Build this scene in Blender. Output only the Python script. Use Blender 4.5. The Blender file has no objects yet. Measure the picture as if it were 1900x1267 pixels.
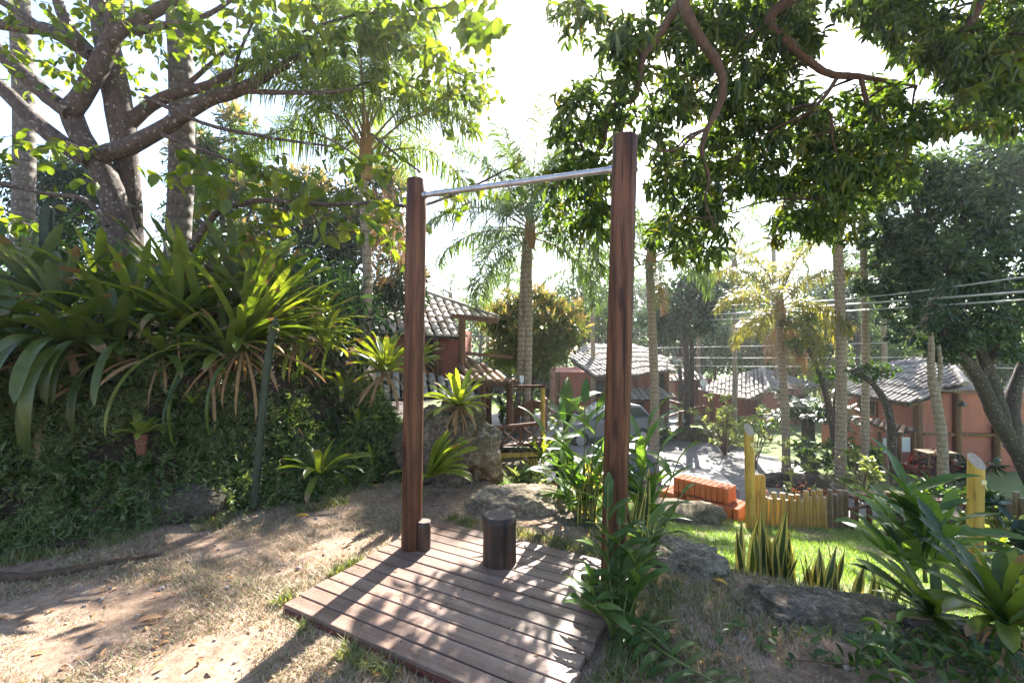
import bpy, math, random
import numpy as np
from mathutils import Vector, Matrix, noise
random.seed(7); rng = np.random.default_rng(7)
S = bpy.context.scene; COL = S.collection
R = math.radians

# ------------------------------------------------------------------ camera, world, sun, exposure
EYE = 1.5; FPX = 844.4; CX = 950.0; CY = 633.5
cam = bpy.data.objects.new('camera', bpy.data.cameras.new('camera')); COL.objects.link(cam)
cam.data.lens = 16.0; cam.data.sensor_width = 36.0
cam.location = (0, 0, EYE); cam.rotation_euler = (R(90), 0, 0)
cam.data.clip_start = 0.05; cam.data.clip_end = 3000
S.camera = cam
SUN_EL, SUN_AZ = R(40.5), R(19.5)          # azimuth: clockwise from the +Y view direction
W = bpy.data.worlds.new('World'); S.world = W; W.use_nodes = True
nt = W.node_tree; bg = nt.nodes['Background']
sky = nt.nodes.new('ShaderNodeTexSky'); sky.sky_type = 'NISHITA'; sky.sun_disc = False
sky.sun_elevation = SUN_EL; sky.sun_rotation = SUN_AZ
sky.air_density = 1.0; sky.dust_density = 1.3; sky.ozone_density = 1.0
nt.links.new(sky.outputs[0], bg.inputs[0]); bg.inputs[1].default_value = 0.08
sd = Vector((math.sin(SUN_AZ)*math.cos(SUN_EL), math.cos(SUN_AZ)*math.cos(SUN_EL), math.sin(SUN_EL)))
sl = bpy.data.lights.new('sun', 'SUN'); sl.energy = 5.0; sl.angle = R(0.5); sl.color = (1.0, 0.95, 0.86)
so = bpy.data.objects.new('sun', sl); COL.objects.link(so)
so.rotation_euler = (-sd).to_track_quat('-Z', 'Y').to_euler(); so.location = (3, 10, 30)
S.view_settings.view_transform = 'Standard'; S.view_settings.look = 'None'
S.view_settings.exposure = 2.45; S.view_settings.gamma = 1.0
S.render.engine = 'CYCLES'
cy = S.cycles
cy.max_bounces = 6; cy.diffuse_bounces = 3; cy.glossy_bounces = 2; cy.transmission_bounces = 4; cy.transparent_max_bounces = 4
cy.use_denoising = True; cy.use_adaptive_sampling = True; cy.adaptive_threshold = 0.02
cy.sample_clamp_indirect = 6.0

# ------------------------------------------------------------------ helpers
def at(px, py, d):
    """world point seen at photograph pixel (px,py) at depth d"""
    return np.array([(px-CX)/FPX*d, d, EYE-(py-CY)/FPX*d])
def nrm(v):
    v = np.asarray(v, float); n = np.linalg.norm(v, axis=-1, keepdims=True); n[n == 0] = 1
    return v/n
def ss(a, b, x):
    t = np.clip((np.asarray(x, float)-a)/(b-a), 0, 1); return t*t*(3-2*t)

class B:
    """collects geometry and links it as ONE mesh object"""
    def __init__(self): self.V = []; self.n = 0; self.F = []
    def add(self, v, faces, mat=0, smooth=False):
        v = np.asarray(v, float).reshape(-1, 3); f = np.asarray(faces, int)
        self.V.append(v); self.F.append((f+self.n, mat, smooth)); self.n += len(v)
    def addf(self, v, flist, mat=0, smooth=False):
        """faces of mixed sizes"""
        v = np.asarray(v, float).reshape(-1, 3); by = {}
        for f in flist: by.setdefault(len(f), []).append(f)
        self.V.append(v)
        for k, fs in by.items(): self.F.append((np.asarray(fs, int)+self.n, mat, smooth))
        self.n += len(v)
    def build(self, name, mats, parent=None, origin=None):
        me = bpy.data.meshes.new(name)
        if not isinstance(mats, (list, tuple)): mats = [mats]
        for m in mats: me.materials.append(m)
        V = np.concatenate(self.V) if self.V else np.zeros((0, 3))
        if origin is None: origin = (0, 0, 0)
        o_ = np.array(origin, float)
        V = V-o_
        lv, ls, mi, sm = [], [], [], []; off = 0
        for f, m, s in self.F:
            if f.size == 0: continue
            n, k = f.shape
            lv.append(f.ravel()); ls.append(off+np.arange(n)*k); off += n*k
            mi.append(np.full(n, m)); sm.append(np.full(n, s))
        me.vertices.add(len(V)); me.vertices.foreach_set('co', V.ravel())
        lv = np.concatenate(lv); ls = np.concatenate(ls)
        me.loops.add(len(lv)); me.loops.foreach_set('vertex_index', lv.astype(np.int32))
        me.polygons.add(len(ls)); me.polygons.foreach_set('loop_start', ls.astype(np.int32))
        me.polygons.foreach_set('material_index', np.concatenate(mi).astype(np.int32))
        me.polygons.foreach_set('use_smooth', np.concatenate(sm).astype(bool))
        me.update(calc_edges=True); me.validate()
        o = bpy.data.objects.new(name, me); COL.objects.link(o)
        if parent is not None: o.parent = parent
        else: o.location = o_
        return o
def tag(o, label=None, cat=None, group=None, kind=None):
    if label: o['label'] = label
    if cat: o['category'] = cat
    if group: o['group'] = group
    if kind: o['kind'] = kind
    return o
def thing(name, label, cat, loc, group=None):
    o = bpy.data.objects.new(name, None); COL.objects.link(o)
    o.location = [float(c) for c in loc]; o.empty_display_size = .1
    return tag(o, label, cat, group)
def og(t): return tuple(t.location)

def tube(b, pts, rads, n=8, mat=0, caps=True, rough=0.0, smooth=True, capmat=None):
    P = np.asarray(pts, float); m = len(P)
    r = np.asarray(rads, float) if np.ndim(rads) else np.full(m, rads)
    T = np.gradient(P, axis=0); T = nrm(T)
    u = np.cross(T[0], [0.3, 0.2, 1.0]) if abs(T[0][2]) < .9 else np.cross(T[0], [1, 0.1, 0])
    u = nrm(u); ang = np.arange(n)*2*math.pi/n; vs = []
    for i in range(m):
        u = nrm(u-T[i]*np.dot(u, T[i])); w = np.cross(T[i], u)
        rr = r[i]*(1+rough*(rng.random(n)-.5)*2) if rough else r[i]*np.ones(n)
        vs.append(P[i]+(np.cos(ang)*rr)[:, None]*u+(np.sin(ang)*rr)[:, None]*w)
    f = []
    for i in range(m-1):
        for j in range(n):
            k = (j+1) % n; f.append((i*n+j, i*n+k, (i+1)*n+k, (i+1)*n+j))
    v = np.concatenate(vs); b.add(v, f, mat, smooth)
    if caps:
        cm = mat if capmat is None else capmat
        b.addf(vs[0], [list(range(n))[::-1]], cm); b.addf(vs[-1], [list(range(n))], cm)
def spline(pts, n=24):
    """Catmull-Rom through points (any dimension)"""
    P = np.asarray(pts, float); P = np.vstack([2*P[0]-P[1], P, 2*P[-1]-P[-2]]); out = []
    segs = len(P)-3; t = np.linspace(0, segs-1e-6, n)
    for x in t:
        i = int(x); u = x-i; a, b_, c, d = P[i:i+4]
        out.append(.5*((2*b_)+(-a+c)*u+(2*a-5*b_+4*c-d)*u*u+(-a+3*b_-3*c+d)*u**3))
    return np.array(out)
def pxlimb(b, pl, d, n=20, sides=10, mat=0, rough=.06, caps=True):
    """limb from pixel list [(px,py,width_px[,d])] at depth d"""
    q = [(*at(p[0], p[1], p[3] if len(p) > 3 else d), p[2]/2/FPX*(p[3] if len(p) > 3 else d)) for p in pl]
    s = spline(q, n); tube(b, s[:, :3], np.maximum(s[:, 3], .002), sides, mat, caps, rough); return s[:, :3]
def box(b, c, sx, sy, sz, rot=None, mat=0, bev=0.0):
    x, y, z = sx/2, sy/2, sz/2
    if bev <= 0:
        v = np.array([(i*x, j*y, k*z) for k in (-1, 1) for j in (-1, 1) for i in (-1, 1)], float)
        f = [(0, 2, 3, 1), (4, 5, 7, 6), (0, 1, 5, 4), (2, 6, 7, 3), (0, 4, 6, 2), (1, 3, 7, 5)]
        if rot is not None: v = v@np.array(rot).T
        b.add(v+np.asarray(c), f, mat); return
    v = []; idx = {}
    for k in (-1, 1):
        for j in (-1, 1):
            for i in (-1, 1):
                for ax in range(3):
                    p = [i*(x-bev), j*(y-bev), k*(z-bev)]; p[ax] = (i*x, j*y, k*z)[ax]
                    idx[(i, j, k, ax)] = len(v); v.append(p)
    f = []
    for s in (-1, 1):
        f.append([idx[(s, a, c_, 0)] for a, c_ in ((-1, -1), (1, -1), (1, 1), (-1, 1))][::s])
        f.append([idx[(a, s, c_, 1)] for a, c_ in ((-1, -1), (1, -1), (1, 1), (-1, 1))][::-s])
        f.append([idx[(a, c_, s, 2)] for a, c_ in ((-1, -1), (1, -1), (1, 1), (-1, 1))][::s])
    for a in (-1, 1):
        for c_ in (-1, 1):
            f.append([idx[(-1, a, c_, 1)], idx[(1, a, c_, 1)], idx[(1, a, c_, 2)], idx[(-1, a, c_, 2)]])
            f.append([idx[(a, -1, c_, 0)], idx[(a, 1, c_, 0)], idx[(a, 1, c_, 2)], idx[(a, -1, c_, 2)]])
            f.append([idx[(a, c_, -1, 0)], idx[(a, c_, 1, 0)], idx[(a, c_, 1, 1)], idx[(a, c_, -1, 1)]])
    for i in (-1, 1):
        for j in (-1, 1):
            for k in (-1, 1): f.append([idx[(i, j, k, 0)], idx[(i, j, k, 1)], idx[(i, j, k, 2)]])
    v = np.array(v)
    if rot is not None: v = v@np.array(rot).T
    b.addf(v+np.asarray(c), f, mat)
def rotz(a): c, s = math.cos(a), math.sin(a); return np.array([[c, -s, 0], [s, c, 0], [0, 0, 1]])
def pbox(b, x0, y0, x1, y1, d, depth, mat=0):
    """upright box whose front face spans pixels x0..x1,y0..y1 at depth d"""
    p, q = at(x0, y1, d), at(x1, y0, d)
    box(b, ((p[0]+q[0])/2, d+depth/2, (p[2]+q[2])/2), q[0]-p[0], depth, q[2]-p[2], mat=mat)
def beam(b, p, q, w, h, mat=0):
    p, q = np.asarray(p, float), np.asarray(q, float); t = nrm(q-p)
    s = np.cross(t, [0, 0, 1.0]); s = nrm(s) if np.linalg.norm(s) > 1e-6 else np.array([1., 0, 0])
    n = np.cross(s, t); box(b, (p+q)/2, np.linalg.norm(q-p), w, h, np.column_stack([t, s, n]), mat)

# leaf templates: (side, along, normal)
def tmpl(st, fold=.12, droop=.15):
    v = [(0, 0, 0)]; f = []
    for l, w in st: v += [(-w/2, l, fold*w-droop*l*l), (0, l, -droop*l*l), (w/2, l, fold*w-droop*l*l)]
    v.append((0, 1, -droop)); n = len(st)
    f += [(0, 2, 1), (0, 3, 2)]
    for i in range(n-1):
        a = 1+i*3; f += [(a, a+1, a+4, a+3), (a+1, a+2, a+5, a+4)]
    a = 1+(n-1)*3; e = 1+n*3; f += [(a, a+1, e), (a+1, a+2, e)]
    return np.array(v, float), f
LANCE = tmpl([(.3, .9), (.65, 1.0)], .15, .22)
OVAL = tmpl([(.12, .55), (.4, 1.0), (.75, .8)], .14, .14)
SMALL = (np.array([(0, 0, 0), (-.5, .5, .1), (.5, .5, .1), (0, 1, -.08)], float), [(0, 3, 1), (0, 2, 3)])
NEEDLE = (np.array([(-.5, 0, 0), (.5, 0, 0), (.35, .6, 0), (-.35, .6, 0), (0, 1, -.1)], float), [(0, 1, 2, 3), (3, 2, 4)])
def leaves(b, T, pos, axis, normal, L, Wd, mat=0, smooth=True):
    V, F = T; n = len(pos)
    if n == 0: return
    a = nrm(axis); s = nrm(np.cross(a, normal)); nn = np.cross(s, a)
    L = np.broadcast_to(L, (n,)); Wd = np.broadcast_to(Wd, (n,))
    P = (pos[:, None, :]+a[:, None, :]*(V[None, :, 1:2]*L[:, None, None])+s[:, None, :]*(V[None, :, 0:1]*Wd[:, None, None])
         + nn[:, None, :]*(V[None, :, 2:3]*L[:, None, None]))
    by = {}
    for f in F: by.setdefault(len(f), []).append(f)
    b.V.append(P.reshape(-1, 3)); m = len(V); base = (np.arange(n)*m)[:, None, None]+b.n
    for k, fs in by.items():
        arr = (np.array(fs)[None]+base).reshape(-1, k); b.F.append((arr, mat, smooth))
    b.n += n*m
def rdir(n): return nrm(rng.normal(size=(n, 3)))
def clump(b, T, c, r, n, L, Wr, droop=.3, flat=.6, out=.6, mat=0, squash=1.0):
    """n leaves about centre c"""
    d = rdir(n); rad = r*rng.random(n)**.45
    off = d*rad[:, None]*np.array([1, 1, squash]); pos = np.asarray(c)+off
    ax = d*out+rdir(n)*.7+np.array([0, 0, -droop]); nm = np.array([0, 0, 1.])*flat+rdir(n)*.7+d*.3
    l = L*(.65+.6*rng.random(n)); leaves(b, T, pos, ax, nm, l, l*Wr, mat)
def whorl(b, T, c, n, L, Wr, mat=0, droop=.5):
    az = rng.random(n)*2*math.pi; el = -droop+.6*rng.normal(size=n)
    ax = np.stack([np.cos(az)*np.cos(el), np.sin(az)*np.cos(el), np.sin(el)], 1)
    nm = np.array([0, 0, 1.])+rdir(n)*.35
    l = L*(.65+.6*rng.random(n)); pos = np.asarray(c)+rdir(n)*.05; leaves(b, T, pos, ax, nm, l, l*Wr, mat)
def prof_strap(t): return (.8+.3*math.sin(math.pi*t*.85))*math.sqrt(max(0., 1-max(0, (t-.72)/.28)**2))
def prof_lance(t): return max(0., math.sin(math.pi*min(1, t**.75*.98+.02)))**.75
def prof_sword(t): return (.6+.5*math.sin(math.pi*min(1, t*1.1)))*min(1, (1-t)*3.2)**.75
def prof_thin(t): return (1-.9*t)
def strap(b, base, az, elev, L, Wd, droop, n=9, chan=.2, prof=prof_strap, mat=0, margin=None, twist=0., azb=0., pw=1.4, mw=.18, wav=0., tip=None):
    p = np.array(base, float); vs = []; pr = 5 if margin is not None else 3
    for i in range(n+1):
        t = i/n; el = elev-droop*t**pw; a = az+azb*t
        T = np.array([math.cos(a)*math.cos(el), math.sin(a)*math.cos(el), math.sin(el)])
        s = np.array([-math.sin(a), math.cos(a), 0.]); nn = np.cross(T, s)
        tw = twist*t+wav*math.sin(t*9+az*5); s, nn = s*math.cos(tw)+nn*math.sin(tw), nn*math.cos(tw)-s*math.sin(tw)
        w = Wd*prof(t)/2+.0008
        if pr == 3: vs += [p-s*w+nn*chan*w*2, p, p+s*w+nn*chan*w*2]
        else:
            wi = w*(1-mw*2); vs += [p-s*w+nn*chan*w*2, p-s*wi+nn*chan*wi*2, p, p+s*wi+nn*chan*wi*2, p+s*w+nn*chan*w*2]
        p = p+T*L/n
    f, g = [], []
    for i in range(n):
        for j in range(pr-1):
            q = (i*pr+j, i*pr+j+1, (i+1)*pr+j+1, (i+1)*pr+j); (g if pr == 5 and j in (0, 3) else f).append(q)
    if tip is not None and random.random() < .4:
        k = (pr-1)*random.choice((1, 1, 2)); b.add(vs, f[:-k], mat, True); b.F.append((np.asarray(f[-k:])+b.n-len(vs), tip, True))
    else: b.add(vs, f, mat, True)
    if g:
        last = b.F[-1]; b.F.append((np.asarray(g)+b.n-len(vs), margin, True))
    return p
def frond(b, base, az, elev, L, droop, nl, ll, lw=.028, mat=0, rmat=1, hang=.9, r0=.018, start=.22, pw=1.5, plum=.5):
    m = 14; t = np.linspace(0, 1, m); el = elev-droop*t**pw
    T = np.stack([math.cos(az)*np.cos(el), math.sin(az)*np.cos(el), np.sin(el)], 1)
    P = np.asarray(base)+np.vstack([[0, 0, 0], np.cumsum(T[:-1]*L/(m-1), axis=0)])
    tube(b, P, r0*(1-.85*t), 5, rmat, False)
    n = nl*2; tt = start+(1-start)*(np.arange(n)//2+rng.random(n)*.6)/(nl); tt = np.clip(tt, 0, .995)
    i = tt*(m-1); i0 = i.astype(int); fr = (i-i0)[:, None]
    p0 = P[i0]*(1-fr)+P[np.minimum(i0+1, m-1)]*fr; Tn = nrm(T[i0])
    sg = np.where(np.arange(n) % 2, 1., -1.)[:, None]; side = np.array([-math.sin(az), math.cos(az), 0.])
    up = np.cross(Tn, side*1.0)
    d = nrm(side*sg*1.0+Tn*.55+up*rng.normal(size=(n, 1))*plum+rdir(n)*.12)
    l = ll*(.45+.55*np.sin(math.pi*np.clip(tt*.8+.15, 0, 1)))*(.8+.4*rng.random(n))
    d2 = nrm(d*(1-hang*.6)+np.array([0, 0, -1.])*hang+rdir(n)*.12)
    p1 = p0+d*(l*.4)[:, None]; p2 = p1+nrm(d+d2)*(l*.25)[:, None]; p3 = p2+d2*(l*.4)[:, None]
    wv = nrm(np.cross(d, np.array([0, 0, 1.])+rdir(n)*.5))*lw/2
    V = np.stack([p0-wv*.6, p0+wv*.6, p1-wv, p1+wv, p2-wv*.8, p2+wv*.8, p3], 1).reshape(-1, 3)
    k = (np.arange(n)*7)[:, None]
    q = np.concatenate([k+np.array([[0, 1, 3, 2]]), k+np.array([[2, 3, 5, 4]])]); tr = k+np.array([[4, 5, 6]])
    b.V.append(V); b.F.append((q+b.n, mat, True)); b.F.append((tr+b.n, mat, True)); b.n += len(V)

# ------------------------------------------------------------------ materials
def new_mat(name):
    m = bpy.data.materials.new(name); m.use_nodes = True
    return m, m.node_tree, m.node_tree.nodes['Principled BSDF'], m.node_tree.nodes['Material Output']
def N(t, typ, **kw):
    n = t.nodes.new(typ)
    for k, v in kw.items():
        if k in n.inputs: n.inputs[k].default_value = v
        else: setattr(n, k, v)
    return n
def ramp(t, src, stops, interp='LINEAR'):
    r = t.nodes.new('ShaderNodeValToRGB'); r.color_ramp.interpolation = interp; e = r.color_ramp.elements
    while len(e) > 1: e.remove(e[-1])
    e[0].position = stops[0][0]; e[0].color = (*stops[0][1], 1)
    for p, c in stops[1:]: q = e.new(p); q.color = (*c, 1)
    t.links.new(src, r.inputs[0]); return r.outputs[0]
def mix(t, fac, a, b, typ='MIX'):
    n = t.nodes.new('ShaderNodeMix'); n.data_type = 'RGBA'; n.blend_type = typ
    for s, v in ((0, fac), (6, a), (7, b)):
        if isinstance(v, (int, float)): n.inputs[s].default_value = v
        elif isinstance(v, tuple): n.inputs[s].default_value = (*v, 1) if len(v) == 3 else v
        else: t.links.new(v, n.inputs[s])
    return n.outputs[2]
def coords(t, scale=(1, 1, 1), kind='Object'):
    c = t.nodes.new('ShaderNodeTexCoord'); mp = t.nodes.new('ShaderNodeMapping'); mp.inputs['Scale'].default_value = scale
    t.links.new(c.outputs[kind], mp.inputs[0]); return mp.outputs[0]
def noise_tex(t, scale, detail=4, rough=.6, vec=None, out=0):
    n = N(t, 'ShaderNodeTexNoise', Scale=scale, Detail=detail, Roughness=rough)
    if vec is not None: t.links.new(vec, n.inputs['Vector'])
    return n.outputs[out]
def bump(t, bs, h, strength=.4, dist=.02):
    n = N(t, 'ShaderNodeBump', Strength=strength, Distance=dist); t.links.new(h, n.inputs['Height']); t.links.new(n.outputs[0], bs.inputs['Normal'])
def leaf_mat(name, cols, trans=.4, rough=.42, tint=(1.5, 1.55, .45), spots=0.0, spec=.5):
    m, t, bs, out = new_mat(name); cols = [tuple(min(.7, q*1.22) for q in k) for k in cols]
    g = N(t, 'ShaderNodeNewGeometry'); n = len(cols)
    c = ramp(t, g.outputs['Random Per Island'], [(i/max(1, n-1), k) for i, k in enumerate(cols)])
    v = coords(t); nz = noise_tex(t, 14, 3, .6, v)
    c = mix(t, .55, c, ramp(t, nz, [(.3, (.55, .55, .55)), (.7, (1.25, 1.25, 1.2))]), 'MULTIPLY')
    if spots:
        s2 = noise_tex(t, 38, 2, .5, v); c = mix(t, ramp(t, s2, [(.66, (0, 0, 0)), (.72, (spots,)*3)]), c, (.22, .16, .05))
    t.links.new(c, bs.inputs['Base Color']); bs.inputs['Roughness'].default_value = rough
    bs.inputs['Specular IOR Level'].default_value = spec
    tr = t.nodes.new('ShaderNodeBsdfTranslucent'); t.links.new(mix(t, 1.0, c, tint, 'MULTIPLY'), tr.inputs[0])
    mx = t.nodes.new('ShaderNodeMixShader'); mx.inputs[0].default_value = trans
    t.links.new(bs.outputs[0], mx.inputs[1]); t.links.new(tr.outputs[0], mx.inputs[2]); t.links.new(mx.outputs[0], out.inputs[0])
    return m
def bark_mat(name, dark, light, sc=(6, 6, 1.6), rings=0., lichen=None, rough=.85, bs_=.7):
    m, t, bs, out = new_mat(name); v = coords(t, sc); nz = noise_tex(t, 4.0, 6, .7, v)
    c = ramp(t, nz, [(.3, dark), (.7, light)]); h = nz
    if rings:
        w = N(t, 'ShaderNodeTexWave', wave_type='BANDS', bands_direction='Z', Scale=rings, Distortion=1.2, Detail=2.0)
        t.links.new(coords(t), w.inputs[0])
        c = mix(t, .6, c, ramp(t, w.outputs['Fac'], [(.0, (.45, .42, .4)), (.25, (1, 1, 1))]), 'MULTIPLY'); h = w.outputs['Fac']
    if lichen:
        l = noise_tex(t, 22, 3, .55, coords(t)); c = mix(t, ramp(t, l, [(.6, (0, 0, 0)), (.66, (.85,)*3)]), c, lichen)
    t.links.new(c, bs.inputs['Base Color']); bs.inputs['Roughness'].default_value = rough; bump(t, bs, h, bs_, .02); return m
def wood_mat(name, cols, rough=.55, axis='Z', dens=1.0, perobj=.25, bumps=.25, spec=.4, knots=True):
    m, t, bs, out = new_mat(name)
    sc = {'Z': (22, 22, 1.1), 'X': (1.1, 22, 22), 'Y': (22, 1.1, 22)}[axis]
    v = coords(t, tuple(s*dens for s in sc)); oi = t.nodes.new('ShaderNodeObjectInfo')
    ad = N(t, 'ShaderNodeVectorMath', operation='ADD'); t.links.new(v, ad.inputs[0])
    mu = N(t, 'ShaderNodeVectorMath', operation='SCALE'); mu.inputs[0].default_value = (31, 17, 53); t.links.new(oi.outputs['Random'], mu.inputs['Scale'])
    t.links.new(mu.outputs[0], ad.inputs[1])
    nz = noise_tex(t, 1.3, 6, .68, ad.outputs[0]); c = ramp(t, nz, [(.28+.44*i/max(1, len(cols)-1), k) for i, k in enumerate(cols)])
    big = noise_tex(t, 2.3, 3, .5, coords(t)); c = mix(t, .6, c, ramp(t, big, [(.3, (.6, .6, .62)), (.7, (1.2, 1.15, 1.1))]), 'MULTIPLY')
    c = mix(t, perobj, c, ramp(t, oi.outputs['Random'], [(0, (.55, .52, .5)), (1, (1.35, 1.3, 1.3))]), 'MULTIPLY')
    t.links.new(c, bs.inputs['Base Color']); bs.inputs['Specular IOR Level'].default_value = spec
    t.links.new(ramp(t, nz, [(.2, (rough+.15,)*3), (.8, (max(.1, rough-.12),)*3)]), bs.inputs['Roughness']); bump(t, bs, nz, bumps, .006); return m
def endgrain_mat(name, a, b_):
    m, t, bs, out = new_mat(name)
    w = N(t, 'ShaderNodeTexWave', wave_type='RINGS', rings_direction='Z', Scale=9.0, Distortion=3.0, Detail=3.0); t.links.new(coords(t), w.inputs[0])
    nz = noise_tex(t, 30, 4, .6, coords(t)); c = mix(t, .5, ramp(t, w.outputs['Fac'], [(0, a), (1, b_)]), ramp(t, nz, [(.3, (.45,)*3), (.7, (1.2,)*3)]), 'MULTIPLY')
    t.links.new(c, bs.inputs['Base Color']); bs.inputs['Roughness'].default_value = .75; return m
def rock_mat(name, a, b_, moss=.0, lichen=.4):
    m, t, bs, out = new_mat(name); v = coords(t); n1 = noise_tex(t, 3.2, 8, .68, v); n2 = noise_tex(t, 26, 8, .8, v); n3 = noise_tex(t, 110, 4, .7, v)
    c = ramp(t, n1, [(.35, a), (.6, b_)]); c = mix(t, .85, c, ramp(t, n2, [(.35, (.25,)*3), (.5, (.9,)*3), (.62, (1.7,)*3)]), 'MULTIPLY')
    c = mix(t, .7, c, ramp(t, n3, [(.35, (.5,)*3), (.62, (1.5,)*3)]), 'MULTIPLY')
    l = noise_tex(t, 9, 8, .8, v); c = mix(t, ramp(t, l, [(.55, (0,)*3), (.6, (lichen,)*3)]), c, (.48, .43, .36))
    if moss:
        ms = noise_tex(t, 4.0, 8, .8, coords(t, (1, 1, .6))); c = mix(t, ramp(t, ms, [(.47, (0,)*3), (.54, (moss,)*3)]), c, (.075, .07, .014))
    t.links.new(c, bs.inputs['Base Color']); bs.inputs['Roughness'].default_value = .92
    h = mix(t, .45, n2, n3); bump(t, bs, h, 1.0, .06); return m
def plain(name, col, rough=.6, var=.25, sc=6., metal=0., spec=.5, bmp=0.):
    m, t, bs, out = new_mat(name); nz = noise_tex(t, sc, 6, .65, coords(t))
    c = mix(t, 1.0, col, ramp(t, nz, [(.25, (1-var,)*3), (.75, (1+var,)*3)]), 'MULTIPLY'); t.links.new(c, bs.inputs['Base Color'])
    bs.inputs['Roughness'].default_value = rough; bs.inputs['Metallic'].default_value = metal; bs.inputs['Specular IOR Level'].default_value = spec
    if bmp: bump(t, bs, nz, bmp, .01)
    return m
def tile_mat(name, cols):
    m, t, bs, out = new_mat(name); g = N(t, 'ShaderNodeNewGeometry')
    c = ramp(t, g.outputs['Random Per Island'], [(i/(len(cols)-1), k) for i, k in enumerate(cols)])
    nz = noise_tex(t, 7, 5, .7, coords(t)); c = mix(t, .7, c, ramp(t, nz, [(.3, (.5, .48, .46)), (.65, (1.2,)*3)]), 'MULTIPLY')
    t.links.new(c, bs.inputs['Base Color']); bs.inputs['Roughness'].default_value = .75; return m

M = {}
M['post'] = wood_mat('stained_post', [(.022, .01, .006), (.1, .042, .02), (.23, .11, .056)], .5, 'Z', .9, .1, .35, .25)
def crack(key, amt=.75):
    t = M[key].node_tree; bs = t.nodes['Principled BSDF']; old = bs.inputs['Base Color'].links[0].from_socket
    n = noise_tex(t, 1.0, 5, .6, coords(t, (34, 34, .9))); v = N(t, 'ShaderNodeTexVoronoi', Scale=1.0); t.links.new(coords(t, (9, 9, 2.2)), v.inputs['Vector'])
    c = mix(t, ramp(t, n, [(.36, (amt,)*3), (.42, (0,)*3)]), old, (.008, .005, .004)); c = mix(t, ramp(t, v.outputs['Distance'], [(.1, (amt,)*3), (.22, (0,)*3)]), c, (.02, .009, .006)); t.links.new(c, bs.inputs['Base Color'])
crack('post')
M['deck'] = wood_mat('deck_wood', [(.115, .065, .048), (.22, .142, .108), (.34, .25, .205)], .45, 'X', .5, .35, .25)
def deck_wear():
    t = M['deck'].node_tree; bs = t.nodes['Principled BSDF']; old = bs.inputs['Base Color'].links[0].from_socket
    n = noise_tex(t, 60, 5, .75, coords(t)); n2 = noise_tex(t, 8, 6, .7, coords(t))
    c = mix(t, .55, old, ramp(t, n, [(.3, (.5, .47, .45)), (.7, (1.35, 1.33, 1.3))]), 'MULTIPLY')
    c = mix(t, ramp(t, n2, [(.5, (0,)*3), (.68, (.5,)*3)]), c, (.24, .2, .175)); t.links.new(c, bs.inputs['Base Color'])
deck_wear()
M['screw'] = plain('screw', (.03, .025, .022), .6)
M['deck_red'] = wood_mat('deck_edge', [(.06, .018, .012), (.15, .045, .03)], .6, 'X')
M['stump'] = wood_mat('stump_wood', [(.018, .011, .009), (.05, .03, .022), (.1, .062, .044)], .55, 'Z', .8, .1, .5)
crack('stump', .8)
M['stump_end'] = endgrain_mat('stump_end', (.075, .055, .045), (.12, .09, .075))
M['pine'] = wood_mat('yellow_pine', [(.3, .16, .03), (.54, .32, .065), (.62, .41, .12)], .55, 'Z', .7, .35, .3)
crack('pine', .4)
M['pine_grey'] = wood_mat('weathered_stake', [(.1, .062, .028), (.2, .13, .06), (.28, .2, .1)], .65, 'Z', .7, .35, .3)
M['pine_end'] = endgrain_mat('pine_end', (.36, .27, .2), (.46, .37, .3))
M['redwood'] = wood_mat('red_brown_wood', [(.075, .028, .018), (.17, .065, .038), (.25, .1, .058)], .5, 'X', .6, .2)
M['housewood'] = wood_mat('house_timber', [(.06, .026, .014), (.15, .068, .033), (.25, .12, .05)], .5, 'Z', .6, .2)
M['darkwood'] = wood_mat('dark_deck', [(.03, .02, .018), (.07, .05, .045)], .5, 'X', .6, .1)
M['steel'] = plain('galvanised_steel', (.42, .43, .46), .38, .35, 18, .85)
M['granite'] = rock_mat('granite', (.1, .07, .045), (.33, .26, .19), .6, .25)
M['granite_pale'] = rock_mat('pale_granite', (.22, .165, .11), (.5, .4, .29), .3, .35)
M['rock_moss'] = rock_mat('mossy_rock', (.11, .083, .058), (.35, .285, .22), .6, .5)
M['rock_dark'] = rock_mat('dark_rock', (.05, .04, .035), (.15, .12, .1), .4, .25)
M['soil'] = rock_mat('soil', (.03, .02, .014), (.09, .058, .038), .25, .0)
M['bark'] = bark_mat('grey_bark', (.03, .02, .016), (.11, .08, .065), (5, 5, 2), 0, (.3, .28, .24))
M['bark_brown'] = bark_mat('brown_bark', (.035, .019, .011), (.13, .075, .042), (8, 8, 2.5))
M['bark_dark'] = bark_mat('dark_bark', (.022, .017, .014), (.085, .065, .05), (6, 6, 2), 0, (.3, .27, .23))
M['palm_bark'] = bark_mat('palm_bark', (.17, .13, .09), (.42, .34, .25), (5, 5, 3), 2.6, (.36, .33, .26))
M['palm_bark_dark'] = bark_mat('grey_palm_bark', (.06, .05, .042), (.17, .14, .115), (5, 5, 3), 1.8, (.3, .29, .25))
M['petiole'] = plain('petiole', (.2, .16, .07), .5, .3, 9)
M['twig'] = plain('twig', (.12, .07, .04), .7, .4, 12)
M['husk'] = leaf_mat('dry_husk', [(.2, .12, .06), (.32, .2, .1), (.26, .17, .1)], .25, .8, (1.2, 1, .7))
M['mango'] = leaf_mat('mango_leaf', [(.02, .042, .011), (.042, .075, .016), (.07, .11, .024), (.11, .15, .035)], .46, .33, (1.65, 1.65, .5))
M['mango_new'] = leaf_mat('mango_new_leaf', [(.07, .11, .02), (.1, .13, .025), (.12, .11, .03)], .48, .35, (1.7, 1.5, .4))
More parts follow.
